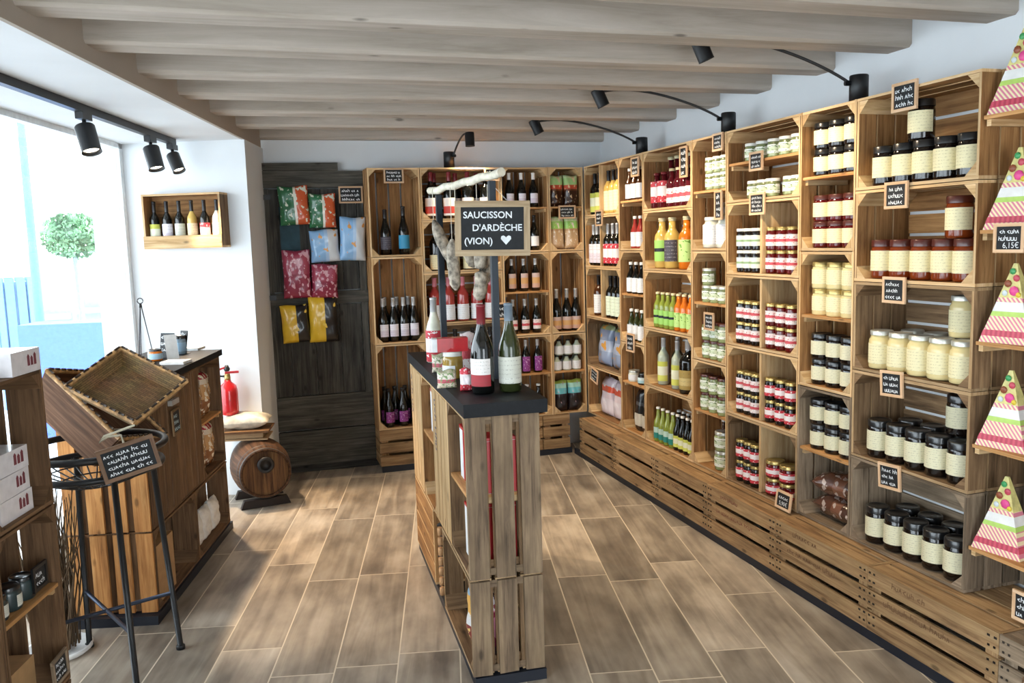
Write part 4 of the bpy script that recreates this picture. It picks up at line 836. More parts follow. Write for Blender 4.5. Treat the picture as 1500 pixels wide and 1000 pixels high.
for i, (lx, m_, key) in enumerate(((1.22, YB, 'yb'), (1.36, PKB, 'pk'))):
    b_ = bag(key, .15, .27, .08, m_, 'snack_bag', 4+i); b_.matrix_basis = FI.M(lx, .06, .056) @ Matrix.Rotation(R(-6), 4, 'X'); tag(b_, ('blue and yellow', 'pink print')[i]+' snack bag at floor level of the counter', 'snack bag')
# hanging garland of corks between the lower crates
r = empty('cork_garland', FI.p(.725, .02, .30)); tag(r, 'dark twisted wire holder with beige corks between the counter crates', 'cork holder')
pts = [FI.p(.725+.018*math.sin(k*1.3), .02+.012*math.cos(k*1.7), .05+.013*k)-r.location for k in range(27)]
MB().tube(pts, .011, 6).build('twisted_wire', BLACK, r)
for k in range(7): MB().lathe([(.011, 0), (.012, .02), (.011, .034)], 8, M=Matrix.Translation(FI.p(.755, .005, .06+.045*k)-r.location)).build('cork', plain('cork', '#c79a6e', .8), r)
# goods on the counter
CT = 1.0345
def place(o, p, rz=0, s=None): o.matrix_basis = Matrix.Translation(p) @ Matrix.Rotation(rz, 4, 'Z'); return o
FACE = math.atan2(-.80, -2.95)+R(90)+math.pi
p = at(708, 575, 2, CT); p.z = CT
place(bottle('isl_red', .042, .325, G_WINE, CAP_RED, LB_REDB, 'burgundy', lz=(.09, .40), arc=150, caph=.27), p, R(-48)); tag(bpy.data.objects['wine_bottle'], None)
o = _fresh[('bottle', 'isl_red')]; tag(o, 'red wine bottle with white and red label on the counter near end', 'bottle')
p = at(748, 572, 2, CT); p.z = CT
o = place(bottle('isl_wht', .041, .325, G_OLIVE, plain('grey_blue_capsule', '#6f7d89', .35), LB_IVORY, 'burgundy', lz=(.10, .40), arc=215, caph=.2), p, R(-14)); tag(o, 'olive green wine bottle with ivory label on the counter near end', 'bottle')
def cb(px, py): q = at(px, py, 2, CT); q.z = CT; return q
# tall white and red wrapped bottle at back left
o = place(bottle('isl_wrap', .040, .30, G_PALE, CAP_SILV, LB_REDW, 'burgundy', lz=(.02, .5), arc=300, caph=.3, name='wrapped_bottle'), cb(638, 530), 0); tag(o, 'white and red wrapped bottle at the far left of counter goods', 'bottle')
o = place(jar('isl_must', .042, .11, glassy('mustard', '#a8883a'), LID_WHITE, LB_WHITE, lz=(.02, .5), arc=120), cb(664, 553), R(-60)); tag(o, 'mustard jar with white label under the red box', 'jar')
r = empty('red_box', (0, 0, 0)); MB().box(-.062, .062, -.03, .03, 0, .055).build('box_sleeve', RED, r); MB().box(-.0625-.02, -.0622, -.029, .029, .001, .054).build('white_end', WHT, r)
p = cb(664, 553); r.matrix_basis = Matrix.Translation((p.x, p.y, CT+.1105)) @ Matrix.Rotation(R(-8), 4, 'Z'); tag(r, 'red box with white end lying on top of the mustard jar', 'box')
JB = banded('floral_sachet', [(0, '#d9cdb8'), (.3, '#c5606a'), (.5, '#e6ddd0'), (.8, '#b8b49a')], rough=.5, blotch=(7, .56, '#7d9a62'))
for i, (px, py, w_, h_, lab, m_) in enumerate(((655, 568, .075, .07, 'small ribboned sachet of herbs in front of the jar', JB), (645, 545, .07, .08, 'small sachet with red ribbon at the back left', JB), (684, 572, .05, .085, 'small white and pink upright packet beside red wine bottle', LB_REDW), (686, 545, .06, .17, 'tall pale pink packet behind the red wine bottle', LB_PINK), (696, 568, .05, .06, 'small pink floral sachet against the red wine bottle', LB_PINK))):
    b_ = bag('sach%d' % i, w_, h_, .035, m_, 'sachet', i); place(b_, cb(px, py), R(-12)); tag(b_, lab, 'sachet')
# two steel posts, birch branch, hanging sausages, slate
POST = plain('blue_grey_steel_post', '#1e2832', .4, metal=.2)
pl = at(652, 540, 1, 3.62); pr_ = Vector((.925, 3.24, 0)); pt = Vector((.885, 3.22, 1.80))
PL = Vector((.805, 3.70, 0)); PR = Vector((.915, 3.22, 0))
for nm, P_, zt in (('far', PL, 1.795), ('near', PR, 1.82)):
    o = MB().box(-.013, .013, -.013, .013, CT, zt).build('steel_post', POST); o.location = (P_.x, P_.y, 0); tag(o, '%s blue grey steel post standing on the counter' % nm, 'post')
BIRCH = plain('birch_bark', '#dfd8c4', .8, noise=.14, scale=28, bump=.4)
a_, b2 = Vector((PL.x-.03, PL.y+.04, 1.812)), Vector((PR.x+.02, PR.y-.08, 1.845))
tag(MB().tube([a_.lerp(b2, k/8)+Vector((.004*math.sin(k*2), 0, .004*math.cos(k*3))) for k in range(9)], [.016, .017, .0155, .017, .016, .018, .017, .0165, .018], 10).build('birch_branch', BIRCH), 'pale birch branch laid across the two steel posts', 'branch')
SAUS = plain('dry_sausage_skin', '#b3a796', .8, noise=.42, scale=38, bump=.6)
def sausage(name_, pts, r0, lab):
    P = [Vector(q) for q in pts]; n = 14; out = []; rad = []
    for i in range(n+1):
        t = i/n*(len(P)-1); k = min(int(t), len(P)-2); f_ = t-k; out.append(P[k].lerp(P[k+1], f_)); e = min(i, n-i)/n; rad.append(r0*1.25*(.25+.75*min(1, e*7))*(1+.06*math.sin(i*2.1)))
    for _ in range(2): out = [out[0]]+[(out[i-1]+out[i]*2+out[i+1])/4 for i in range(1, n)]+[out[-1]]
    o = MB().tube(out, rad, 10).build('dry_sausage', SAUS)
    s_ = MB().tube([out[0], Vector((out[0].x, out[0].y, 1.815))], .0015, 5).build('string', plain('butcher_string', '#e3dccb', .8), o); tag(o, lab, 'sausage', 'dry sausages hanging from the branch')
A = lambda px, py, y: tuple(at(px, py, 1, y))
sausage('s', [A(635, 322, 3.6), A(650, 360, 3.6), A(664, 382, 3.6), A(668, 412, 3.6)], .021, 'dry sausage hanging at the far end, beside the far post')
sausage('s', [A(662, 350, 3.5), A(664, 390, 3.5), A(668, 425, 3.5)], .02, 'dry sausage hanging just right of the far post')
sausage('s', [A(668, 330, 3.45), A(686, 372, 3.45), A(696, 392, 3.45)], .018, 'curved dry sausage behind the left edge of slate sign')
sausage('s', [A(700, 345, 3.33), A(706, 390, 3.33), A(704, 425, 3.33), A(700, 440, 3.33)], .022, 'pale dry sausage hanging behind the slate beside near post')
sausage('s', [A(716, 350, 3.36), A(714, 385, 3.36), A(707, 420, 3.36)], .02, 'dry sausage hanging closest behind the near post')
SGN = wood('pale_slate_frame', ['#a88e6c', '#bfa684', '#cdb593', '#d8c3a2'], stain=.1, knots=False)
c0 = at(721.5, 334.5, 1, 3.16)
sg = chalk_tag(Matrix.Translation(c0) @ Matrix.Rotation(R(-13), 4, 'Z') @ Matrix.Rotation(R(1.2), 4, 'Y'), .292, .212, 0, 0, '', None, texts=[('SAUCISSON', .036, -.018, .040), ("D'ARDÈCHE", .036, .018, -.009), ('(VION)', .036, -.055, -.060)], fw=.024, frame=SGN, bold=.0006)
sg['label'] = 'large framed slate sign SAUCISSON on the near steel post'; sg['category'] = 'sign'; sg.name = 'slate_sign'
me = text_mesh('♥', .05, CHALK)
hb = MB(); hp_ = [(0, -.018), (.02, .004), (.019, .014), (.011, .018), (.003, .014), (0, .009), (-.003, .014), (-.011, .018), (-.019, .014), (-.02, .004)]
hb.v = [(.052+x, -.0018, -.045+z) for x, z in hp_]; hb.face(list(range(len(hp_)))); hb.build('chalk_heart', CHALK, sg)
MB().box(-.008, .008, .0045, .05, .02, .04).build('hook', BLACK, sg)
MB().tube([(.06, 0, .104), (.015, .03, .155)], .0012, 5).build('hanging_wire', LID_SILV, sg)
# ------------------------------------------------------------ old door and hanging snack bags
OLD = wood('old_grey_door_wood', ['#3b3a37', '#57554f', '#6e6b63', '#827d73'], rough=.85, stain=.4, spec=.12); OLDD = wood('old_dark_door_wood', ['#2d2c2a', '#454340', '#5a5852', '#6b6860'], rough=.85, stain=.4, spec=.12)
DY = 5.965; dr = empty('old_door', (.44, DY+.03, 0)); tag(dr, 'old dark grey plank door standing against the back wall', 'door')
dv = MB()
for k, (xa, xb) in enumerate(((.085, .215), (.218, .385), (.388, .56), (.563, .71))): dv.box(xa-.44, xb-.44, -.012, .012, .55, 1.18, jit=.0015)
for k, (xa, xb) in enumerate(((.085, .20), (.203, .30), (.303, .47), (.473, .60), (.603, .71))): dv.box(xa-.44, xb-.44, -.012, .012, 1.28, 1.98, jit=.0015)
dv.build('panel_boards', OLDD, dr)
dv = MB(); dv.box(.083-.44, .80-.44, -.03, .012, 1.985, 2.10, jit=.002); dv.box(.083-.44, .80-.44, -.026, .012, .055, .30, jit=.002); dv.box(.083-.44, .80-.44, -.024, .012, .31, .545, jit=.002); dv.box(.083-.44, .80-.44, -.024, .012, 1.185, 1.275, jit=.002)
dv.box(.083-.44, .13-.44, -.022, -.0125, .55, 1.98, jit=.002); dv.box(.715-.44, .755-.44, -.022, .01, .302, 1.98, jit=.002); dv.build('door_rails', OLD, dr)
MB().box(-.355, .0+.16, -.03, .01, 2.102, 2.155, jit=.003).build('top_rail', OLD, dr)
for z in (1.925, 1.245): MB().box(-.405, -.30, -.040, -.031, z-.017, z+.017).build('iron_hinge', BLACK, dr)
MB().box(.19-.44, .32-.44, -.0145, -.0125, 1.20, 1.86).build('teal_paint_remnant', plain('faded_teal_paint', '#2e4a55', .8, noise=.3, scale=9), dr)
MB().box(-.352, .36, -.012, .012, .004, .05, jit=.006).build('worn_bottom_edge', OLDD, dr)
tag(MB().box(.027, .079, 5.972, 6.028, 0, 2.06, jit=.002).build('timber_post', wood('timber_post_wood', ['#a07c50', '#c49c68', '#d6b07c', '#e0bf90'], stain=.2)), 'light brown timber post left of the old door', 'post')
DGn = banded('green_orange_crisps', [(0, '#2a6a44'), (.5, '#e3dcd0'), (.58, '#cc5a30')], axis='U', rough=.3, coat=.5, blotch=(6, .6, '#d9dfd0')); DBl = banded('sky_blue_crisps', [(0, '#8ab6e0'), (.5, '#a8c6e6'), (.62, '#cfd4d8')], axis='U', rough=.3, coat=.5, blotch=(4, .62, '#d99a50')); DRd = banded('crimson_crisps', [(0, '#8c2540'), (.5, '#a03a52')], rough=.3, coat=.5, blotch=(6, .57, '#d9a8b4')); DYl = banded('yellow_black_crisps', [(0, '#e0b52c'), (.55, '#1c1a1c')], axis='U', rough=.3, coat=.5, blotch=(4, .63, '#e8c65a'))
for i, (x0, y0, x1, y1, m_, lab) in enumerate(((411, 273, 452, 330, DGn, 'green and orange crisp bag, higher left one on door'), (453, 284, 490, 334, DGn, 'green and orange crisp bag, lower right one on door'), (497, 318, 532, 382, DBl, 'sky blue crisp bag, right and higher one on door'), (456, 336, 496, 384, DBl, 'sky blue crisp bag, left and lower one on door'), (416, 366, 453, 437, DRd, 'crimson crisp bag, left one on door'), (456, 386, 492, 437, DRd, 'crimson crisp bag, right one on door'), (415, 445, 453, 502, DYl, 'yellow and black crisp bag, left one on door'), (454, 433, 493, 501, DYl, 'yellow and black crisp bag, right one on door'))):
    q0 = at(x0, y1, 1, DY-.03); q1 = at(x1, y0, 1, DY-.03); b_ = bag('door%d' % i, q1.x-q0.x, q1.z-q0.z, .06, m_, 'crisp_bag', i+20)
    b_.matrix_basis = Matrix.Translation(((q0.x+q1.x)/2, DY-.06, q0.z)) @ Matrix.Rotation(R((i % 3-1)*2.5), 4, 'Y'); tag(b_, lab, 'crisp bag', 'crisp bags hanging on the old door')
q = at(514, 285, 1, DY-.03); chalk_tag(Matrix.Translation((q.x, DY-.022, q.z)), .165, .115, 3, 77, 'framed chalk price tag on the old door beside crisp bags')
# ------------------------------------------------------------ barrel, cloth bag, extinguisher
BAR = wood('dark_barrel_wood', ['#2b1b12', '#47301f', '#5e412c', '#74563e'], stain=.3); BARE = wood('barrel_end_wood', ['#3f2a1c', '#6a4a32', '#86633f', '#9a7850'], stain=.4); HOOP = plain('dull_iron_hoop', '#55504e', .5, metal=.6)
br = empty('wine_barrel'); bn = R(-90+9)
M = Matrix.Translation((-.035, 5.40, .225)) @ Matrix.Rotation(bn, 4, 'Z') @ Matrix.Rotation(R(90), 4, 'Y')   # local +Z -> toward the room
br.matrix_basis = M; tag(br, 'small dark wooden barrel lying on a cradle beside the door', 'barrel')
BLn = .40; MB().lathe([(.148, -BLn/2), (.165, -BLn/3), (.178, -.05), (.178, .05), (.165, BLn/3), (.150, BLn/2), (.138, BLn/2), (.138, BLn/2-.018)], 32, cap=False, swap=True).build('barrel_staves', BAR, br)
MB().lathe([(.139, BLn/2-.03), (.139, BLn/2-.016)], 32).build('barrel_head', BARE, br)
for z, rr in ((BLn/2-.02, .1535), (BLn/2-.07, .163), (-BLn/2+.02, .1535), (-BLn/2+.07, .163)): MB().lathe([(rr-.003, z-.014), (rr+.0025, z-.014), (rr+.001, z+.014), (rr-.003, z+.014)], 32, cap=False).build('iron_hoop', HOOP, br)
MB().lathe([(.044, BLn/2-.016), (.05, BLn/2-.004), (.05, BLn/2+.016), (.030, BLn/2+.02), (.030, BLn/2+.006), (.0001, BLn/2+.006)], 24, M=Matrix.Translation((-.055, .0, 0)), cap=False).build('bung_ring', plain('black_rubber', '#1b1a1c', .5), br)
for s_ in (-.12, .12): MB().prism([(-.15, 0), (.15, 0), (.13, .05), (.07, .052), (0, .045), (-.07, .052), (-.13, .05)], 1, -.02, .02, M=M.inverted() @ Matrix.Translation((-.035, 5.40, .002)) @ Matrix.Rotation(bn+R(90), 4, 'Z') @ Matrix.Translation((0, s_, 0))).build('cradle', plain('dark_cradle_wood', '#2c2019', .7), br)
KR = plain('kraft_board', '#a88a66', .8); r = empty('gift_tray', (0, 0, 0)); r.matrix_basis = Matrix.Translation((-.12, 5.46, .408)) @ Matrix.Rotation(R(-10), 4, 'Z')
MB().box(-.16, .16, -.11, .11, 0, .008, jit=.002).build('lower_board', KR, r); MB().box(-.13, .13, -.09, .09, .008, .045, jit=.003).build('box_stack', KR, r); MB().box(-.17, .17, -.12, .12, .046, .058, jit=.002).build('upper_board', BARE, r); tag(r, 'flat wooden tray stacked on top of the barrel', 'tray')
CLT = plain('cream_blue_wrapping', '#d6d0bf', .6, noise=.25, scale=12, bump=.5)
b_ = bag('wrap', .30, .20, .09, CLT, 'wrapped_parcel', 8); b_.matrix_basis = Matrix.Translation((-.11, 5.54, .514)) @ Matrix.Rotation(R(-85), 4, 'X') @ Matrix.Translation((0, 0, -.0)) ; b_.matrix_basis = Matrix.Translation((-.12, 5.37, .512)) @ Matrix.Rotation(R(-8), 4, 'Z') @ Matrix(((1, 0, 0), (0, 0, 1), (0, -1, 0))).to_4x4(); tag(b_, 'crumpled cream and white wrapped parcel lying on the barrel tray', 'parcel')
# reveal wall frame: right (room) to left (window)
q0, q1 = hp(2.86, .76), hp(2.74, 0); FV = Frame(q0.x, q0.y, math.atan2(q1.y-q0.y, q1.x-q0.x)); nV = -FV.Y
EXT = plain('extinguisher_red', '#c01722', .3, coat=.6); pe = atpl(337, 607, FV.o+nV*.09, nV); er = empty('fire_extinguisher', (pe.x, pe.y, pe.z)); tag(er, 'red fire extinguisher hanging low on the white reveal wall', 'fire extinguisher')
MB().lathe([(.04, 0), (.055, .01), (.057, .03), (.057, .15), (.05, .185), (.022, .21), (.02, .222)], 24).build('cylinder', EXT, er); MB().lathe([(.018, .222), (.02, .235), (.016, .262)], 12).build('valve', LID_GOLD, er)
MB().box(-.014, .07, -.010, .010, .262, .276).box(-.01, .085, -.008, .008, .285, .296, M=Matrix.Rotation(R(-18), 4, 'Y')).build('handle', EXT, er); MB().lathe([(.014, .278), (.02, .29), (.010, .315)], 10).build('gauge_cap', BLACK, er)
MB().tube([(-.015, 0, .245), (-.06, 0, .25), (-.068, 0, .2), (-.062, 0, .1)], .007, 8).build('hose', BLACK, er)
# wall box with six bottles
tl = atpl(206, 285, FV.o+nV*.12, nV); brr = atpl(321, 362, FV.o+nV*.12, nV); tr_ = atpl(321, 285, FV.o+nV*.12, nV)
bw = (Vector((tr_.x, tr_.y, 0))-Vector((tl.x, tl.y, 0))).length; bh = tl.z-brr.z; lx0 = (tl-FV.o).dot(FV.X); zb = brr.z
wr = empty('bottle_wall_box'); wr.matrix_basis = FV.M(lx0+bw/2, -.12, zb); tag(wr, 'wooden box shelf mounted on the white wall holding six bottles', 'wall shelf')
t_ = .012; h_ = bw/2
MB().box(-h_, h_, 0, .118, 0, t_).build('bottom', CR, wr); MB().box(-h_, h_, 0, .118, bh-t_, bh).build('top', CR, wr); MB().box(-h_, -h_+t_, 0, .118, t_, bh-t_).build('side', CR, wr); MB().box(h_-t_, h_, 0, .118, t_, bh-t_).build('side', CR_DK, wr); MB().box(-h_+t_, h_-t_, .108, .118, t_, bh-t_).build('back', CR, wr); MB().box(-h_, h_, -.008, -.0002, 0, bh*.235).build('front_rail', CR_PALE, wr)
specs = [(G_WINE, LB_YG, 'first dark bottle with yellow label'), (G_WINE, LB_LAV, 'second dark bottle with lavender label'), (G_WINE, LB_IVORY, 'third dark bottle with ivory label'), (G_YEL, LB_CREAM2, 'yellow bottle with cream label, fourth'), (G_WINE, LB_REDW, 'bottle with red and white label, fifth'), (G_PALE, LB_WHITE, 'clear bottle with white label, sixth')]
for i, (bd, lb, lab) in enumerate(specs):
    o = bottle('wb%d' % i, min(.03, bw/17), bh*.84, bd, CAP_BLK, lb, 'bordeaux', lz=(.1, .5), arc=220, caph=.24); x = lx0+bw*(.095+.162*i); o.matrix_basis = FV.M(x, -.12+.055, zb+t_+.0004); tag(o, lab+' from left in the wall box', 'bottle', 'bottles in the wall box')
# ------------------------------------------------------------ track and spots over the window
rail = prism_pts(MB(), [hp(-3.9, .385), hp(2.66, .385), hp(2.66, .42), hp(-3.9, .42)], SOFZ-.036, SOFZ-.001).build('lighting_track', BLACK); tag(rail, 'black lighting track along the soffit over the shop window', 'lighting track')
LED = emissive('warm_led', '#fff0d8', 8)
def spot_head(name, M, parent, r=.045, L=.13):
    """cylinder whose light leaves along local -Z"""
    o = MB().lathe([(r*.80, -L+.01), (r, -L+.004), (r, -L), (r*.97, -L*.98), (r, 0), (r*.9, .006), (.0001, .006)], 24, cap=False).build(name, BLACK, parent); o.matrix_basis = M
    d_ = MB().lathe([(.0001, -L+.018), (r*.82, -L+.018)], 20, cap=False).build('led_lens', LED, o); return o
def track_spot(px, py, tgt, lab, energy, blend=.5, ang=70, r=.044, L=.125):
    P0 = atpl(px, py, hp(0, .40), nL); zt = SOFZ-.037; base = Vector((P0.x, P0.y, zt)); e = empty('track_spotlight', base); tag(e, lab, 'spotlight', 'spotlights on the window track')
    MB().box(-.018, .018, -.05, .05, -.03, 0, M=Matrix.Rotation(-HA, 4, 'Z')).build('track_adapter', BLACK, e); MB().lathe([(.009, -.06), (.009, -.03)], 10).build('stem', BLACK, e)
    hc = Vector((0, 0, -.062)); dr_ = (Vector(tgt)-(base+hc)).normalized(); q = dr_.to_track_quat('-Z', 'Y').to_matrix().to_4x4()
    spot_head('spot_head', Matrix.Translation(hc) @ q, e, r, L)
    l = light('track_spot_light', 'SPOT', tuple(base+hc+dr_*(L+.005)), energy, (1, .72, .45), target=tgt, spot=ang, blend=blend); return e
WARM = (1, .80, .58)
track_spot(122, 165, (-.2, 3.7, 0), 'black track spotlight, nearest of the three over the window', 25)
track_spot(220, 203, (-.05, 4.6, 0), 'black track spotlight, middle of the three over the window', 25)
track_spot(252, 213, (.30, 4.75, 0), 'black track spotlight, farthest of the three over the window', 125, blend=.3, ang=62, r=.038, L=.11)
# ------------------------------------------------------------ gooseneck lamps on shelf tops
def goose(mount, head, tgt, lab, energy, face):
    e = empty('gooseneck_lamp', mount); tag(e, lab, 'lamp', 'gooseneck lamps on the shelf tops')
    MB().lathe([(.038, 0), (.038, .112), (.035, .116)], 24).build('lamp_base', BLACK, e)
    m0 = Vector((0, 0, .085)); h0 = Vector(head)-Vector(mount); out = Vector((h0.x, h0.y, 0)).normalized(); pts = []
    P = [m0+out*.04, m0+out*(.04+.14*h0.length)+Vector((0, 0, .07)), Vector((h0.x*.72, h0.y*.72, max(h0.z+.06, .16))), h0]
    for k in range(17):
        t = k/16; pts.append(P[0]*(1-t)**3+P[1]*3*t*(1-t)**2+P[2]*3*t*t*(1-t)+P[3]*t**3)
    MB().tube(pts, .0065, 8).build('gooseneck_arm', BLACK, e); MB().tube([m0, m0+out*.06], .011, 8).build('arm_socket', BLACK, e)
    d_ = (Vector(tgt)-Vector(head)).normalized(); spot_head('lamp_head', Matrix.Translation(h0+d_*(-.015)) @ d_.to_track_quat('-Z', 'Y').to_matrix().to_4x4(), e, .033, .088)
    light('gooseneck_light', 'SPOT', tuple(Vector(head)+d_*.085), energy, (1, .78, .52), target=tgt, spot=110, blend=.7)
GT = ZB+1.8+.001
for (mx, my, px, py, hy, lab) in ((1258, 130, 1025, 75, 3.12, 'nearest'), (1067, 182, 876, 145, 4.12, 'middle'), (940, 215, 783, 187, 5.13, 'farthest')):
    m = at(mx, my, 0, 2.43); hd = at(px, py, 1, hy)
    goose((2.43, m.y, GT), (hd.x, hd.y, hd.z+.03), (2.35, hy-.1, 1.0), 'black gooseneck lamp reaching into the room, %s on right wall shelves' % lab, 34, None)
m = at(658, 243, 1, 5.86); hd = at(688, 205, 1, 5.70); goose((m.x, 5.86, GT), (hd.x, hd.y, hd.z+.03), (hd.x+.02, 5.6, .5), 'black gooseneck lamp on the wide back wall column', 34, None)
CR_UN = wood('dark_brown_crate_wood', ['#4a3626', '#6e523a', '#836447', '#967555'], stain=.4)
# ------------------------------------------------------------ display along the window
dn = -nL.copy(); dn.z = 0                                  # normal of the display face, toward the room
D0 = Vector((-.478, 3.775, 0)); FD = Frame(D0.x, D0.y, R(90)-HA)
GD = 'crates of the window display'
def dcrate(lx, z, w, h, front, lab, mat=CR, d=.36):
    mat = CR_UN
    if front == 'open': M = FD.M(lx+w/2, d, z+h/2)
    else: M = FD.M(lx+w/2, 0, z+h/2) @ Matrix.Rotation(R(180), 4, 'Z')
    L, W = (h, w) if h > w else (w, h)
    return new_crate(('dsp', mat.name, w, h, front), L-2*E_, W-2*E_, d, mat, M @ (M_SHELF_PORT if h > w else M_SHELF_LAND), lab, GD)
dcrate(0, .042, .585, .355, 'open', 'long crate at floor level, near half of window display', CR)
dcrate(.59, .042, .585, .355, 'open', 'long crate at floor level, far half of window display', CR_DK)
dcrate(0, .40, .375, .597, 'back', 'upright crate turned away, near end of window display', CR_DK)
dcrate(.378, .40, .375, .597, 'back', 'upright crate turned away, middle of window display', CR_DK)
dcrate(.756, .40, .42, .597, 'open', 'upright open crate with bags, far end of window display', CR)
shelf_board(FD, .77, .69, .39, 'shelf inside the far upright crate of window display', 'shelves inside the display crates', d=.33)
mb = MB()
for k in range(4): x0 = .004+k*.095; mb.box(-.0165, -.004, x0, x0+.067, .044, .392, jit=.001); mb.box(-.0165, -.004, x0, x0+.067, .402, .994, jit=.001)
o = mb.build('end_cladding', wood('orange_slat_wood', ['#8a5a30', '#b87c46', '#cf9457', '#dba76c'], stain=.35)); o.matrix_basis = Matrix.Translation(FD.o) @ Matrix.Rotation(FD.a, 4, 'Z'); tag(o, 'orange brown vertical slats on the near end of window display', 'end boards')
o = MB().box(-.02, 1.20, -.012, .40, .998, 1.030).build('counter_top', BLACKM); o.matrix_basis = Matrix.Translation(FD.o) @ Matrix.Rotation(FD.a, 4, 'Z'); tag(o, 'black counter top of the window display', 'counter top')
o = MB().box(-.05, 1.19, -.008, .42, 0, .040).build('plinth_board', plain('black_blue_kick_board', '#161b26', .5)); o.matrix_basis = Matrix.Translation(FD.o) @ Matrix.Rotation(FD.a, 4, 'Z'); tag(o, 'black plinth board under the window display', 'plinth')
CARD = plain('plain_cardboard', '#b08a5e', .8); 
r = MB().box(.02, .26, .012, .3, .057, .31).build('cardboard_box', CARD); r.matrix_basis = Matrix.Translation(FD.o) @ Matrix.Rotation(FD.a, 4, 'Z'); tag(r, 'open cardboard box in the near floor crate of display', 'box')
WP = plain('white_paper_packet', '#e4e1da', .7, noise=.1, scale=30); CEL = banded('cellophane_biscuits', [(0, '#8a5a38'), (.4, '#c49a6a'), (.75, '#d8ccb8'), (.86, '#a0203a')], rough=.2, coat=.8, blotch=(6, .55, '#e8ddc8'))
for i, lx in enumerate((.72, .87, 1.03)):
    b_ = bag('wp', .12, .17, .07, WP, 'paper_packet', 31); b_.matrix_basis = FD.M(lx, .06, .0565); tag(b_, 'white paper packet in the far floor crate, %s' % ['near one', 'middle one', 'far one'][i], 'packet', 'white packets in the window display')
for i, (lx, z) in enumerate(((.86, .6905), (1.02, .6905), (.87, .4145), (1.03, .4145))):
    b_ = bag('cel', .14, .24, .09, CEL, 'biscuit_bag', 17); b_.matrix_basis = FD.M(lx, .07, z); tag(b_, 'cellophane bag of biscuits with red ribbon, %s %s' % (('upper', 'upper', 'lower', 'lower')[i], ('near', 'far')[i % 2]), 'biscuit bag', 'biscuit bags in the window display')
chalk_tag(FD.M(.36, -.012, .80) @ Matrix.Rotation(R(-3), 4, 'Y'), .11, .12, 3, 41, 'small chalk tag on the side of the window display', frame=CR_DK, chalk=CHALKB)
MB_ = MB().box(-.05, .05, -.02, 0, -.012, .012).build('paper_roll', plain('grey_paper', '#a8a29c', .8)); MB_.matrix_basis = FD.M(.34, -.002, .895); tag(MB_, 'small grey strip fixed to the display side over the chalk tag', 'strip')
# things on the display top
DT = 1.0305
def on_d(px, py): q = at(px, py, 2, DT); q.z = DT; return q
BLKC = plain('black_card', '#17191c', .6)
def card(px, py, w_, h_, lab, rz, m_=BLKC):
    e = empty('display_card', on_d(px, py), R(rz)); MB().box(-w_/2, w_/2, -.002, .002, 0, h_, M=Matrix.Rotation(R(-10), 4, 'X')).build('card', m_, e); MB().box(-w_/2, w_/2, .0, .03, 0, .002).build('card_foot', m_, e)
    mb = MB(); rnd = random.Random(int(px)); [scribble(mb, -w_/2+.008, w_/2-.006, h_*(.85-.25*k), h_*.16, rnd, -.004) for k in range(3)]; o = mb.build('chalk_writing', CHALK, e); o.matrix_basis = Matrix.Rotation(R(-10), 4, 'X') @ Matrix.Translation((0, 0, 0)); tag(e, lab, 'card')
card(244, 524, .085, .13, 'black chalk card on the display beside the glass jar', -35); card(287, 508, .06, .125, 'black chalk card at far right of display top', -50); _c = [q for q in bpy.data.objects if q.get('label') == 'black chalk card at far right of display top'][0]; _c.location = FD.p(1.06, .16, DT)
e = empty('tent_card', on_d(254, 526), R(20)); MB().box(-.03, .03, -.001, .001, 0, .13, M=Matrix.Rotation(R(-16), 4, 'X')).build('white_card', WHC, e); tag(e, 'white folded card between the black card and jar', 'card')
o = place(jar('dj', .032, .10, glassy('greyblue_glass', '#8fa5b5'), LID_BLACK, banded('pale_blue_label2', [(0, '#9fc0d8')])), on_d(265, 518), R(-20)); tag(o, 'black lidded jar with pale blue label on display', 'jar')
o = place(jar('dj2', .035, .06, G_ORA, LID_BLACK, banded('pale_blue_label3', [(0, '#b4d4e4')])), on_d(228, 528), R(-20)); tag(o, 'small jar beside the wire stand on display', 'jar')
for i, (px, py, w_) in enumerate(((258, 532, .12), (284, 512, .09))):
    o = MB().box(-w_/2, w_/2, -.05, .05, 0, .014).build('white_tray', WHC); o.matrix_basis = Matrix.Translation(on_d(px, py)+Vector((.0, -.0, 0))) @ Matrix.Rotation(R(-20), 4, 'Z'); tag(o, 'white sample tray, %s one on the display top' % ('nearer', 'farther')[i], 'tray', 'white sample trays')
WIRE = plain('dark_wire', '#4a4a50', .4, metal=.6); e = empty('wire_stand', on_d(212, 524)); tag(e, 'thin wire stand with a ring on top, on window display', 'wire stand')
for a in (0, 120, 240): MB().tube([(.045*math.cos(R(a)), .045*math.sin(R(a)), 0), (.004*math.cos(R(a)), .004*math.sin(R(a)), .27)], .0028, 6).build('leg', WIRE, e)
MB().tube([(.014*math.cos(R(a)), 0, .30+.014*math.sin(R(a))) for a in range(0, 360, 30)], .003, 6, closed=True).build('ring', WIRE, e); MB().lathe([(.008, .265), (.006, .286)], 8).build('knot', BLACK, e)
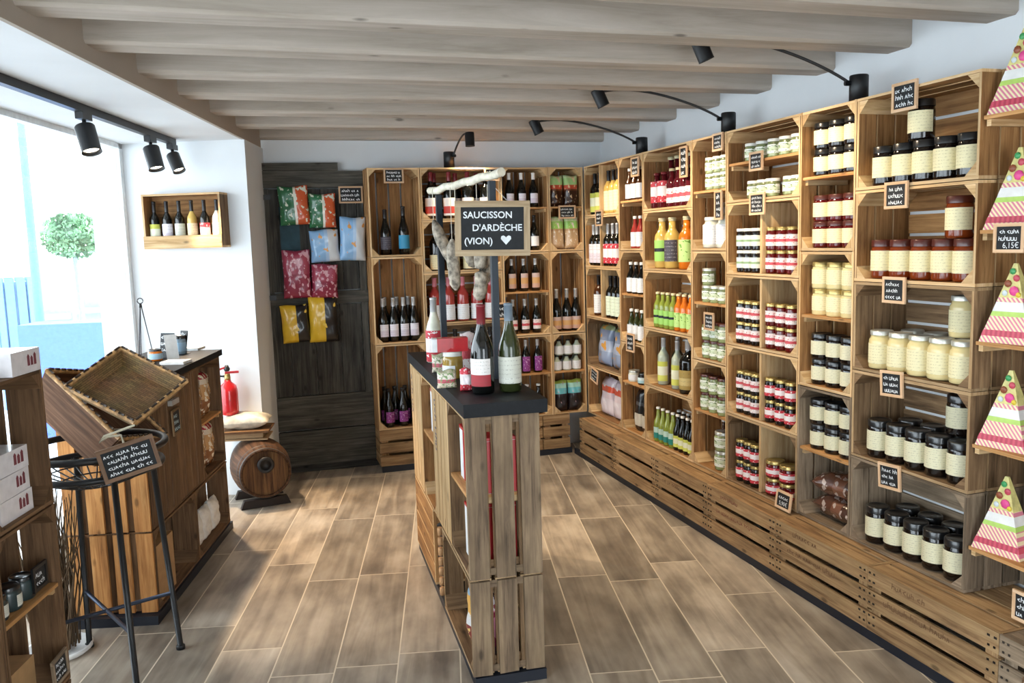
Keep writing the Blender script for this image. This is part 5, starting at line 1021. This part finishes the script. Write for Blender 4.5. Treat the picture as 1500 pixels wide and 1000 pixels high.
# ------------------------------------------------------------ near left unit of crates with white boxes
FU = Frame(-.746, 2.62, R(90)-HA); GU = 'crates of the near left unit'
def ucrate(lx, z, w, h, lab, mat=CR_UN, d=.36):
    L, W = (h, w) if h > w else (w, h)
    return new_crate(('unit', mat.name, w, h), L-2*E_, W-2*E_, d, mat, FU.M(lx+w/2, d, z+h/2) @ (M_SHELF_PORT if h > w else M_SHELF_LAND), lab, GU)
UZ = (.0, .183, .783)
ucrate(0, UZ[0], .36, .182, 'low crate at the foot of the near left unit'); ucrate(0, UZ[1], .36, .60, 'upright crate with a shelf in the near left unit'); ucrate(0, UZ[2], .36, .44, 'top crate holding the white boxes in near left unit')
ucrate(-.362, UZ[0], .36, .182, 'low crate cut by the left photo edge'); ucrate(-.362, UZ[1], .36, .60, 'upright crate cut by the left photo edge'); ucrate(-.362, UZ[2], .36, .44, 'top crate cut by the left photo edge')
shelf_board(FU, .0135, .52, .333, 'orange shelf halfway up the near left upright crate', 'shelves inside the near left unit', d=.33); shelf_board(FU, -.3485, .50, .333, 'shelf in the crate cut by left photo edge', 'shelves inside the near left unit', d=.33)
WB = plain('glossy_white_box', '#e6e3e6', .35, coat=.3); MARK = plain('dark_red_print', '#7a3a44', .6)
def wbox(w_, d_, h_, key):
    def mk():
        r = MB().box(-w_/2, w_/2, 0, d_, 0, h_-.0005).build('white_box', WB)
        mb = MB()
        for k in range(3):
            x = w_/2-.034-k*.020; mb.box(x-.007, x+.007, -.0008, 0, h_*.30, h_*.30+(.030, .022, .028)[k]); mb.prism([(x-.008, h_*.3+(.030, .022, .028)[k]), (x+.008, h_*.3+(.030, .022, .028)[k]), (x, h_*.3+(.030, .022, .028)[k]+.008)], 1, -.0008, 0)
        mb.build('printed_emblem', MARK, r); return r
    return inst(('wbox', key), mk)
for i in range(3):
    o = wbox(.19, .26, .068, 'a'); o.matrix_basis = FU.M(.175, .02+.002*i, UZ[2]+FL+.0685*i) @ Matrix.Rotation(R((0, 1.5, -1)[i]), 4, 'Z'); tag(o, 'white gift box with dark red emblem, %s of the stack inside crate' % ('bottom', 'middle', 'top')[i], 'box', 'white boxes with dark red emblem')
o = wbox(.175, .30, .072, 'b'); o.matrix_basis = FU.M(.272, .0, UZ[2]+.4395); tag(o, 'white gift box with emblem on top of the near left unit', 'box', 'white boxes with dark red emblem')
o = wbox(.175, .30, .072, 'b'); o.matrix_basis = FU.M(.08, .10, UZ[2]+.4395); tag(o, 'white gift box on top, cut by left photo edge', 'box', 'white boxes with dark red emblem')
for i, lx in enumerate((.07, .15, .23)):
    o = jar('pot', .036, .075, glassy('dark_teal_pot', '#26383a', .3), LID_BLACK, LB_IVORY, arc=90); o.matrix_basis = FU.M(lx, .06, .5205) @ Matrix.Rotation(R(20*i), 4, 'Z'); tag(o, 'dark green pot, %s on the shelf of near left unit' % ('left', 'middle', 'right')[i], 'jar', 'dark pots in near left unit')
chalk_tag(FU.M(.265, .02, .575), .09, .08, 2, 55, 'small chalk tag standing among the dark green pots', frame=BLACK); chalk_tag(FU.M(.27, -.012, .265) @ Matrix.Rotation(R(-4), 4, 'Y'), .10, .09, 3, 56, 'chalk tag at the bottom of the near left unit', frame=CR_GR)
o = MB().box(.03, .24, .05, .28, .1985, .33).build('cardboard_box', CARD); o.matrix_basis = Matrix.Translation(FU.o) @ Matrix.Rotation(FU.a, 4, 'Z'); tag(o, 'brown cardboard box in the bottom of near left unit', 'box')
# dry twigs between the two units
rnd = random.Random(5); mb = MB(); tc = Vector((-.84, 3.60, .03))
for k in range(150):
    a = rnd.uniform(0, 6.28); rr = rnd.uniform(0, .08); p0 = tc+Vector((rr*math.cos(a), rr*math.sin(a), 0)); lean = Vector((rnd.uniform(-.08, .08), rnd.uniform(-.08, .08), rnd.uniform(.35, .70)))
    m_ = p0+lean*.5+Vector((rnd.uniform(-.04, .04), rnd.uniform(-.04, .04), 0)); mb.tube([p0, m_, p0+lean+Vector((rnd.uniform(-.05, .05), rnd.uniform(-.05, .05), 0))], [.004, .003, .0015], 5)
tag(mb.build('dry_twigs', wood('twig_bark', ['#3a2c20', '#5a4634', '#8a7256', '#a38d70'], knots=False)), 'loose bundle of dry twigs standing between the near left crates and display', 'twigs', None, 'stuff')
tag(MB().lathe([(.11, 0), (.125, .012), (.125, .026), (.118, .026), (.11, .014), (.0001, .014)], 24, M=Matrix.Translation((tc.x, tc.y, .001)), cap=False).build('white_saucer', WHC), 'pale round tray under the dry twigs', 'tray')
# ------------------------------------------------------------ black metal basket stand with wicker trays
st = empty('basket_stand', (-.61, 3.36, 0)); tag(st, 'tall black metal stand with a round wire basket, four splayed legs', 'basket stand')
L1 = Vector((.237, .098, 0)); L2 = Vector((.12, -.25, 0)); L3 = -L1; L4 = -L2
RZ = .80
for i, v in enumerate((L1, L2, L3, L4)):
    MB().tube([v+Vector((0, 0, .012)), v*.80+Vector((0, 0, RZ))], .0115, 8).build('leg', BLACK, st); MB().lathe([(.017, .001), (.017, .016), (.012, .02)], 12, M=Matrix.Translation(v)).build('foot_cap', BLACK, st)
for a, b2 in ((L1, L3), (L2, L4)): MB().tube([a*.93+Vector((0, 0, .24)), b2*.93+Vector((0, 0, .24))], .008, 8).build('cross_bar', plain('worn_steel_bar', '#3a4150', .35, metal=.6), st)
for z, rr, th in ((RZ, .235, .012), (RZ+.075, .25, .013)): MB().tube([(rr*math.cos(R(a)), rr*math.sin(R(a)), z) for a in range(0, 360, 10)], th, 8, closed=True).build('rim_ring', BLACK, st)
mb = MB()
for a in range(0, 180, 12):
    pts = []
    for k in range(9):
        t = -1+k/4; x = .235*t; z = RZ-.07*(1-t*t); pts.append((x*math.cos(R(a)), x*math.sin(R(a)), z))
    mb.tube(pts, .003, 5)
for rr in (.06, .12, .18): mb.tube([(rr*math.cos(R(a)), rr*math.sin(R(a)), RZ-.07*(1-(rr/.235)**2)) for a in range(0, 360, 20)], .003, 5, closed=True)
mb.build('wire_bowl', BLACK, st)
def wicker_mat():
    m, nt, b = newmat('woven_wicker'); N = nt.nodes.new; L = nt.links.new; tc = N('ShaderNodeTexCoord'); br = N('ShaderNodeTexBrick'); br.inputs['Scale'].default_value = 1; br.inputs['Brick Width'].default_value = .030; br.inputs['Row Height'].default_value = .0075; br.inputs['Mortar Size'].default_value = .0007
    br.inputs['Color1'].default_value = srgb('#a07c4e'); br.inputs['Color2'].default_value = srgb('#7c5e3a'); br.inputs['Mortar'].default_value = srgb('#4a3520'); L(tc.outputs['UV'], br.inputs['Vector'])
    n = N('ShaderNodeTexNoise'); n.inputs['Scale'].default_value = 14; L(tc.outputs['UV'], n.inputs['Vector']); mx = N('ShaderNodeMix'); mx.data_type = 'RGBA'; mx.blend_type = 'MULTIPLY'; mx.inputs['Factor'].default_value = .45; L(br.outputs['Color'], mx.inputs['A']); L(n.outputs['Color'], mx.inputs['B'])
    L(mx.outputs['Result'], b.inputs['Base Color']); b.inputs['Roughness'].default_value = .6; bp = N('ShaderNodeBump'); bp.inputs['Strength'].default_value = .6; bp.inputs['Distance'].default_value = .004; iv = N('ShaderNodeMath'); iv.operation = 'SUBTRACT'; iv.inputs[0].default_value = 1; L(br.outputs['Fac'], iv.inputs[1]); L(iv.outputs[0], bp.inputs['Height']); L(bp.outputs['Normal'], b.inputs['Normal']); return m
WK = wicker_mat(); WK2 = wood('dark_brown_basket_slats', ['#3c2818', '#5a3c26', '#70503a', '#866448'], stain=.3, knots=False); WKR = plain('wicker_rim', '#b98f5c', .6, noise=.3, scale=60); WKD = plain('dark_wicker', '#3a2a1c', .6, noise=.3, scale=60)
def wtray(w_, l_, h_, M, lab, WK=WK):
    """woven tray: base w x l, opening toward local +Z"""
    r = empty('wicker_tray'); r.matrix_basis = M; fl = .10; mb = MB()
    mb.box(-w_/2, w_/2, -l_/2, l_/2, 0, .006); mb.build('woven_base', WK, r)
    ou = .03; mb = MB()
    def wall(a, b2, c_, d_):
        b0 = len(mb.v); nrm = (b2-a).cross(d_-a).normalized()*.006
        for q in (a, b2, c_, d_): mb.v.append(tuple(q))
        for q in (a, b2, c_, d_): mb.v.append(tuple(q+nrm))
        ln = (b2-a).length; uv = [(0, 0), (ln, 0), (ln, h_), (0, h_)]
        mb.face([b0, b0+1, b0+2, b0+3], uv); mb.face([b0+7, b0+6, b0+5, b0+4], uv[::-1])
        for i in range(4): j = (i+1) % 4; mb.face([b0+i, b0+j, b0+4+j, b0+4+i][::-1])
    B = [Vector((sx*w_/2, sy*l_/2, .003)) for sx, sy in ((-1, -1), (1, -1), (1, 1), (-1, 1))]; T = [Vector((sx*(w_/2+ou), sy*(l_/2+ou), h_)) for sx, sy in ((-1, -1), (1, -1), (1, 1), (-1, 1))]
    for i in range(4): j = (i+1) % 4; wall(B[i], B[j], T[j], T[i])
    mb.build('woven_sides', WK, r)
    rim = MB(); 
    for i in range(4): j = (i+1) % 4; rim.tube([T[i].lerp(T[j], k/10) for k in range(11)], .009, 8)
    rim.build('rolled_rim', WKR, r); lac = MB()
    for i in range(4):
        j = (i+1) % 4; n = int((T[j]-T[i]).length/.035); dr_ = (T[j]-T[i]).normalized()
        for k in range(n): c_ = T[i].lerp(T[j], (k+.5)/n); lac.tube([c_+dr_*-.012+Vector((0, 0, .010)), c_+dr_*.012+Vector((0, 0, .010))], .0045, 5)
    lac.build('rim_lacing', WKD, r); tag(r, lab, 'tray', 'wicker trays on the stand'); return r
def frame_from(c, ex, ey):
    ex = ex.normalized(); ez = ex.cross(ey).normalized(); ey = ez.cross(ex); M = Matrix.Identity(4)
    for i in range(3): M[i][0] = ex[i]; M[i][1] = ey[i]; M[i][2] = ez[i]; M[i][3] = c[i]
    return M
# front tray: an oblique open tray seen full face
pt_ = lambda px, py, y: Vector(at(px, py, 1, y))
a0, a1, a2, a3 = pt_(165, 503, 3.50), pt_(257, 557, 3.36), pt_(212, 618, 3.16), pt_(112, 575, 3.30)
c_ = (a0+a1+a2+a3)/4; ex = ((a1-a0)+(a2-a3))/2; ey = ((a0-a3)+(a1-a2))/2; Mx = frame_from(c_, ex, ey)
if (Mx.to_3x3() @ Vector((0, 0, 1))).dot(Vector((0, 0, CAMZ))-c_) < 0: Mx = frame_from(c_, ex, -ey)
wtray(ex.length-.05, ey.length-.05, .06, Mx @ Matrix.Translation((0, 0, -.06)), 'rectangular wicker tray tipped toward the camera, front one on the stand')
a0, a1 = pt_(68, 545, 3.50), pt_(170, 640, 3.34); b0 = pt_(130, 530, 3.84)
ex = a1-a0; ey = b0-a0; ey = ey-ex.normalized()*ey.dot(ex.normalized()); c_ = a0+ex*.5+ey*.5; Mx = frame_from(c_, ex, ey)
wtray(ex.length-.04, .26, .16, Mx @ Matrix.Translation((0, 0, -.16)), 'deep wicker basket leaning behind the tipped tray on stand', WK2)
TGF = wood('brown_tag_frame', ['#6f5442', '#8a6b55', '#9a7b63', '#a88a70'], knots=False)
q = at(189, 672, 1, 3.06); sg = chalk_tag(Matrix.Translation(q) @ Matrix.Rotation(R(12), 4, 'Z') @ Matrix.Rotation(R(-12), 4, 'Y'), .185, .118, 4, 91, 'brown framed chalk tag tied to the black basket stand', fw=.013, frame=TGF)
MB().tube([(0, 0, .06), (.0, .01, .085), (-.04, .02, .092), (-.07, .02, .082), (-.05, .02, .097), (.05, .03, .10)], .004, 6).build('string_tie', plain('raffia', '#cfc7b0', .8), sg)
# ------------------------------------------------------------ outside the window
def outp(px, py, dist):
    d = (_f + _r*((px-750)/FPX) + _u*((500-py)/FPX)); d = d/math.hypot(d.x, d.y); return Vector((0, 0, CAMZ))+d*dist
LEAF = plain('bleached_foliage', '#78a078', .8, noise=.4, scale=6); PLN = plain('pale_blue_planter', '#4a6cd0', .6); TRK = plain('grey_trunk', '#8a9490', .8)
p = outp(107, 345, 11); t = empty('street_tree', (p.x, p.y, -.06)); tag(t, 'small round green tree on the street outside the window', 'tree')
rnd = random.Random(3); mb = MB()
for k in range(2600):
    while True:
        v = Vector((rnd.uniform(-1, 1), rnd.uniform(-1, 1), rnd.uniform(-1, 1)))
        if .25 < v.length < 1: break
    c_ = Vector((v.x*.34, v.y*.34, p.z+.06+v.z*.27)); s_ = rnd.uniform(.018, .04); a = Vector((rnd.gauss(0, 1), rnd.gauss(0, 1), rnd.gauss(0, 1))).normalized(); b2 = a.cross(Vector((rnd.gauss(0, 1), 1, 0))).normalized(); q = len(mb.v)
    for u_, w_ in ((-1, 0), (0, -.5), (1, 0), (0, .5)): mb.v.append(tuple(c_+a*s_*u_+b2*s_*w_))
    mb.face([q, q+1, q+2, q+3])
mb.build('foliage', LEAF, t); MB().tube([(0, 0, 0), (.02, 0, p.z*.5), (0, 0, p.z-.15)], .03, 8).build('trunk', TRK, t)
p = outp(115, 500, 8.5); zt = p.z+.18; e = MB().box(-.42, .42, -.2, .2, 0, zt+.06).build('street_planter', PLN); e.matrix_basis = Matrix.Translation((p.x, p.y, -.06)) @ Matrix.Rotation(R(-10), 4, 'Z'); tag(e, 'pale blue planter box on the street outside', 'planter')
p = outp(24, 445, 10.5); e = empty('street_bin', (p.x, p.y, -.06)); tag(e, 'slatted blue grey litter bin outside at the left photo edge', 'litter bin')
mb = MB()
for a in range(0, 360, 30): mb.box(.19, .205, -.042, .042, 0, p.z+.34, M=Matrix.Rotation(R(a), 4, 'Z'))
mb.build('slats', plain('bluegrey_slats', '#5f84ad', .6), e); MB().lathe([(.18, .02), (.18, p.z+.3)], 20).build('liner', plain('bluegrey_liner', '#7596b5', .6), e)
p = outp(42, 300, 9.5); e = MB().lathe([(.05, 0), (.035, p.z+1.1), (.03, p.z+1.12)], 12).build('street_pole', plain('pale_green_pole', '#5f9fa0', .6)); e.location = (p.x, p.y, -.06); tag(e, 'thin pale green street pole outside the window', 'pole')
for i, (px, py, w_, h_, dd) in enumerate(((75, 392, .22, .09, 12.5), (135, 390, .38, .11, 13.6), (20, 375, .4, .14, 15))):
    p = outp(px, py, dd); e = MB().box(-w_, w_, -.08, .08, 0, p.z+.06+h_/2).box(-w_*.9, w_*.9, -.25, .25, (p.z+.06)*.55, (p.z+.06)*.6).build('street_bench', plain('pale_blue_bench', '#8db8dd', .7)); e.location = (p.x, p.y, -.06); tag(e, 'pale blue street furniture outside, %s' % ['left of the tree', 'right below the tree', 'at the left photo edge'][i], 'bench')
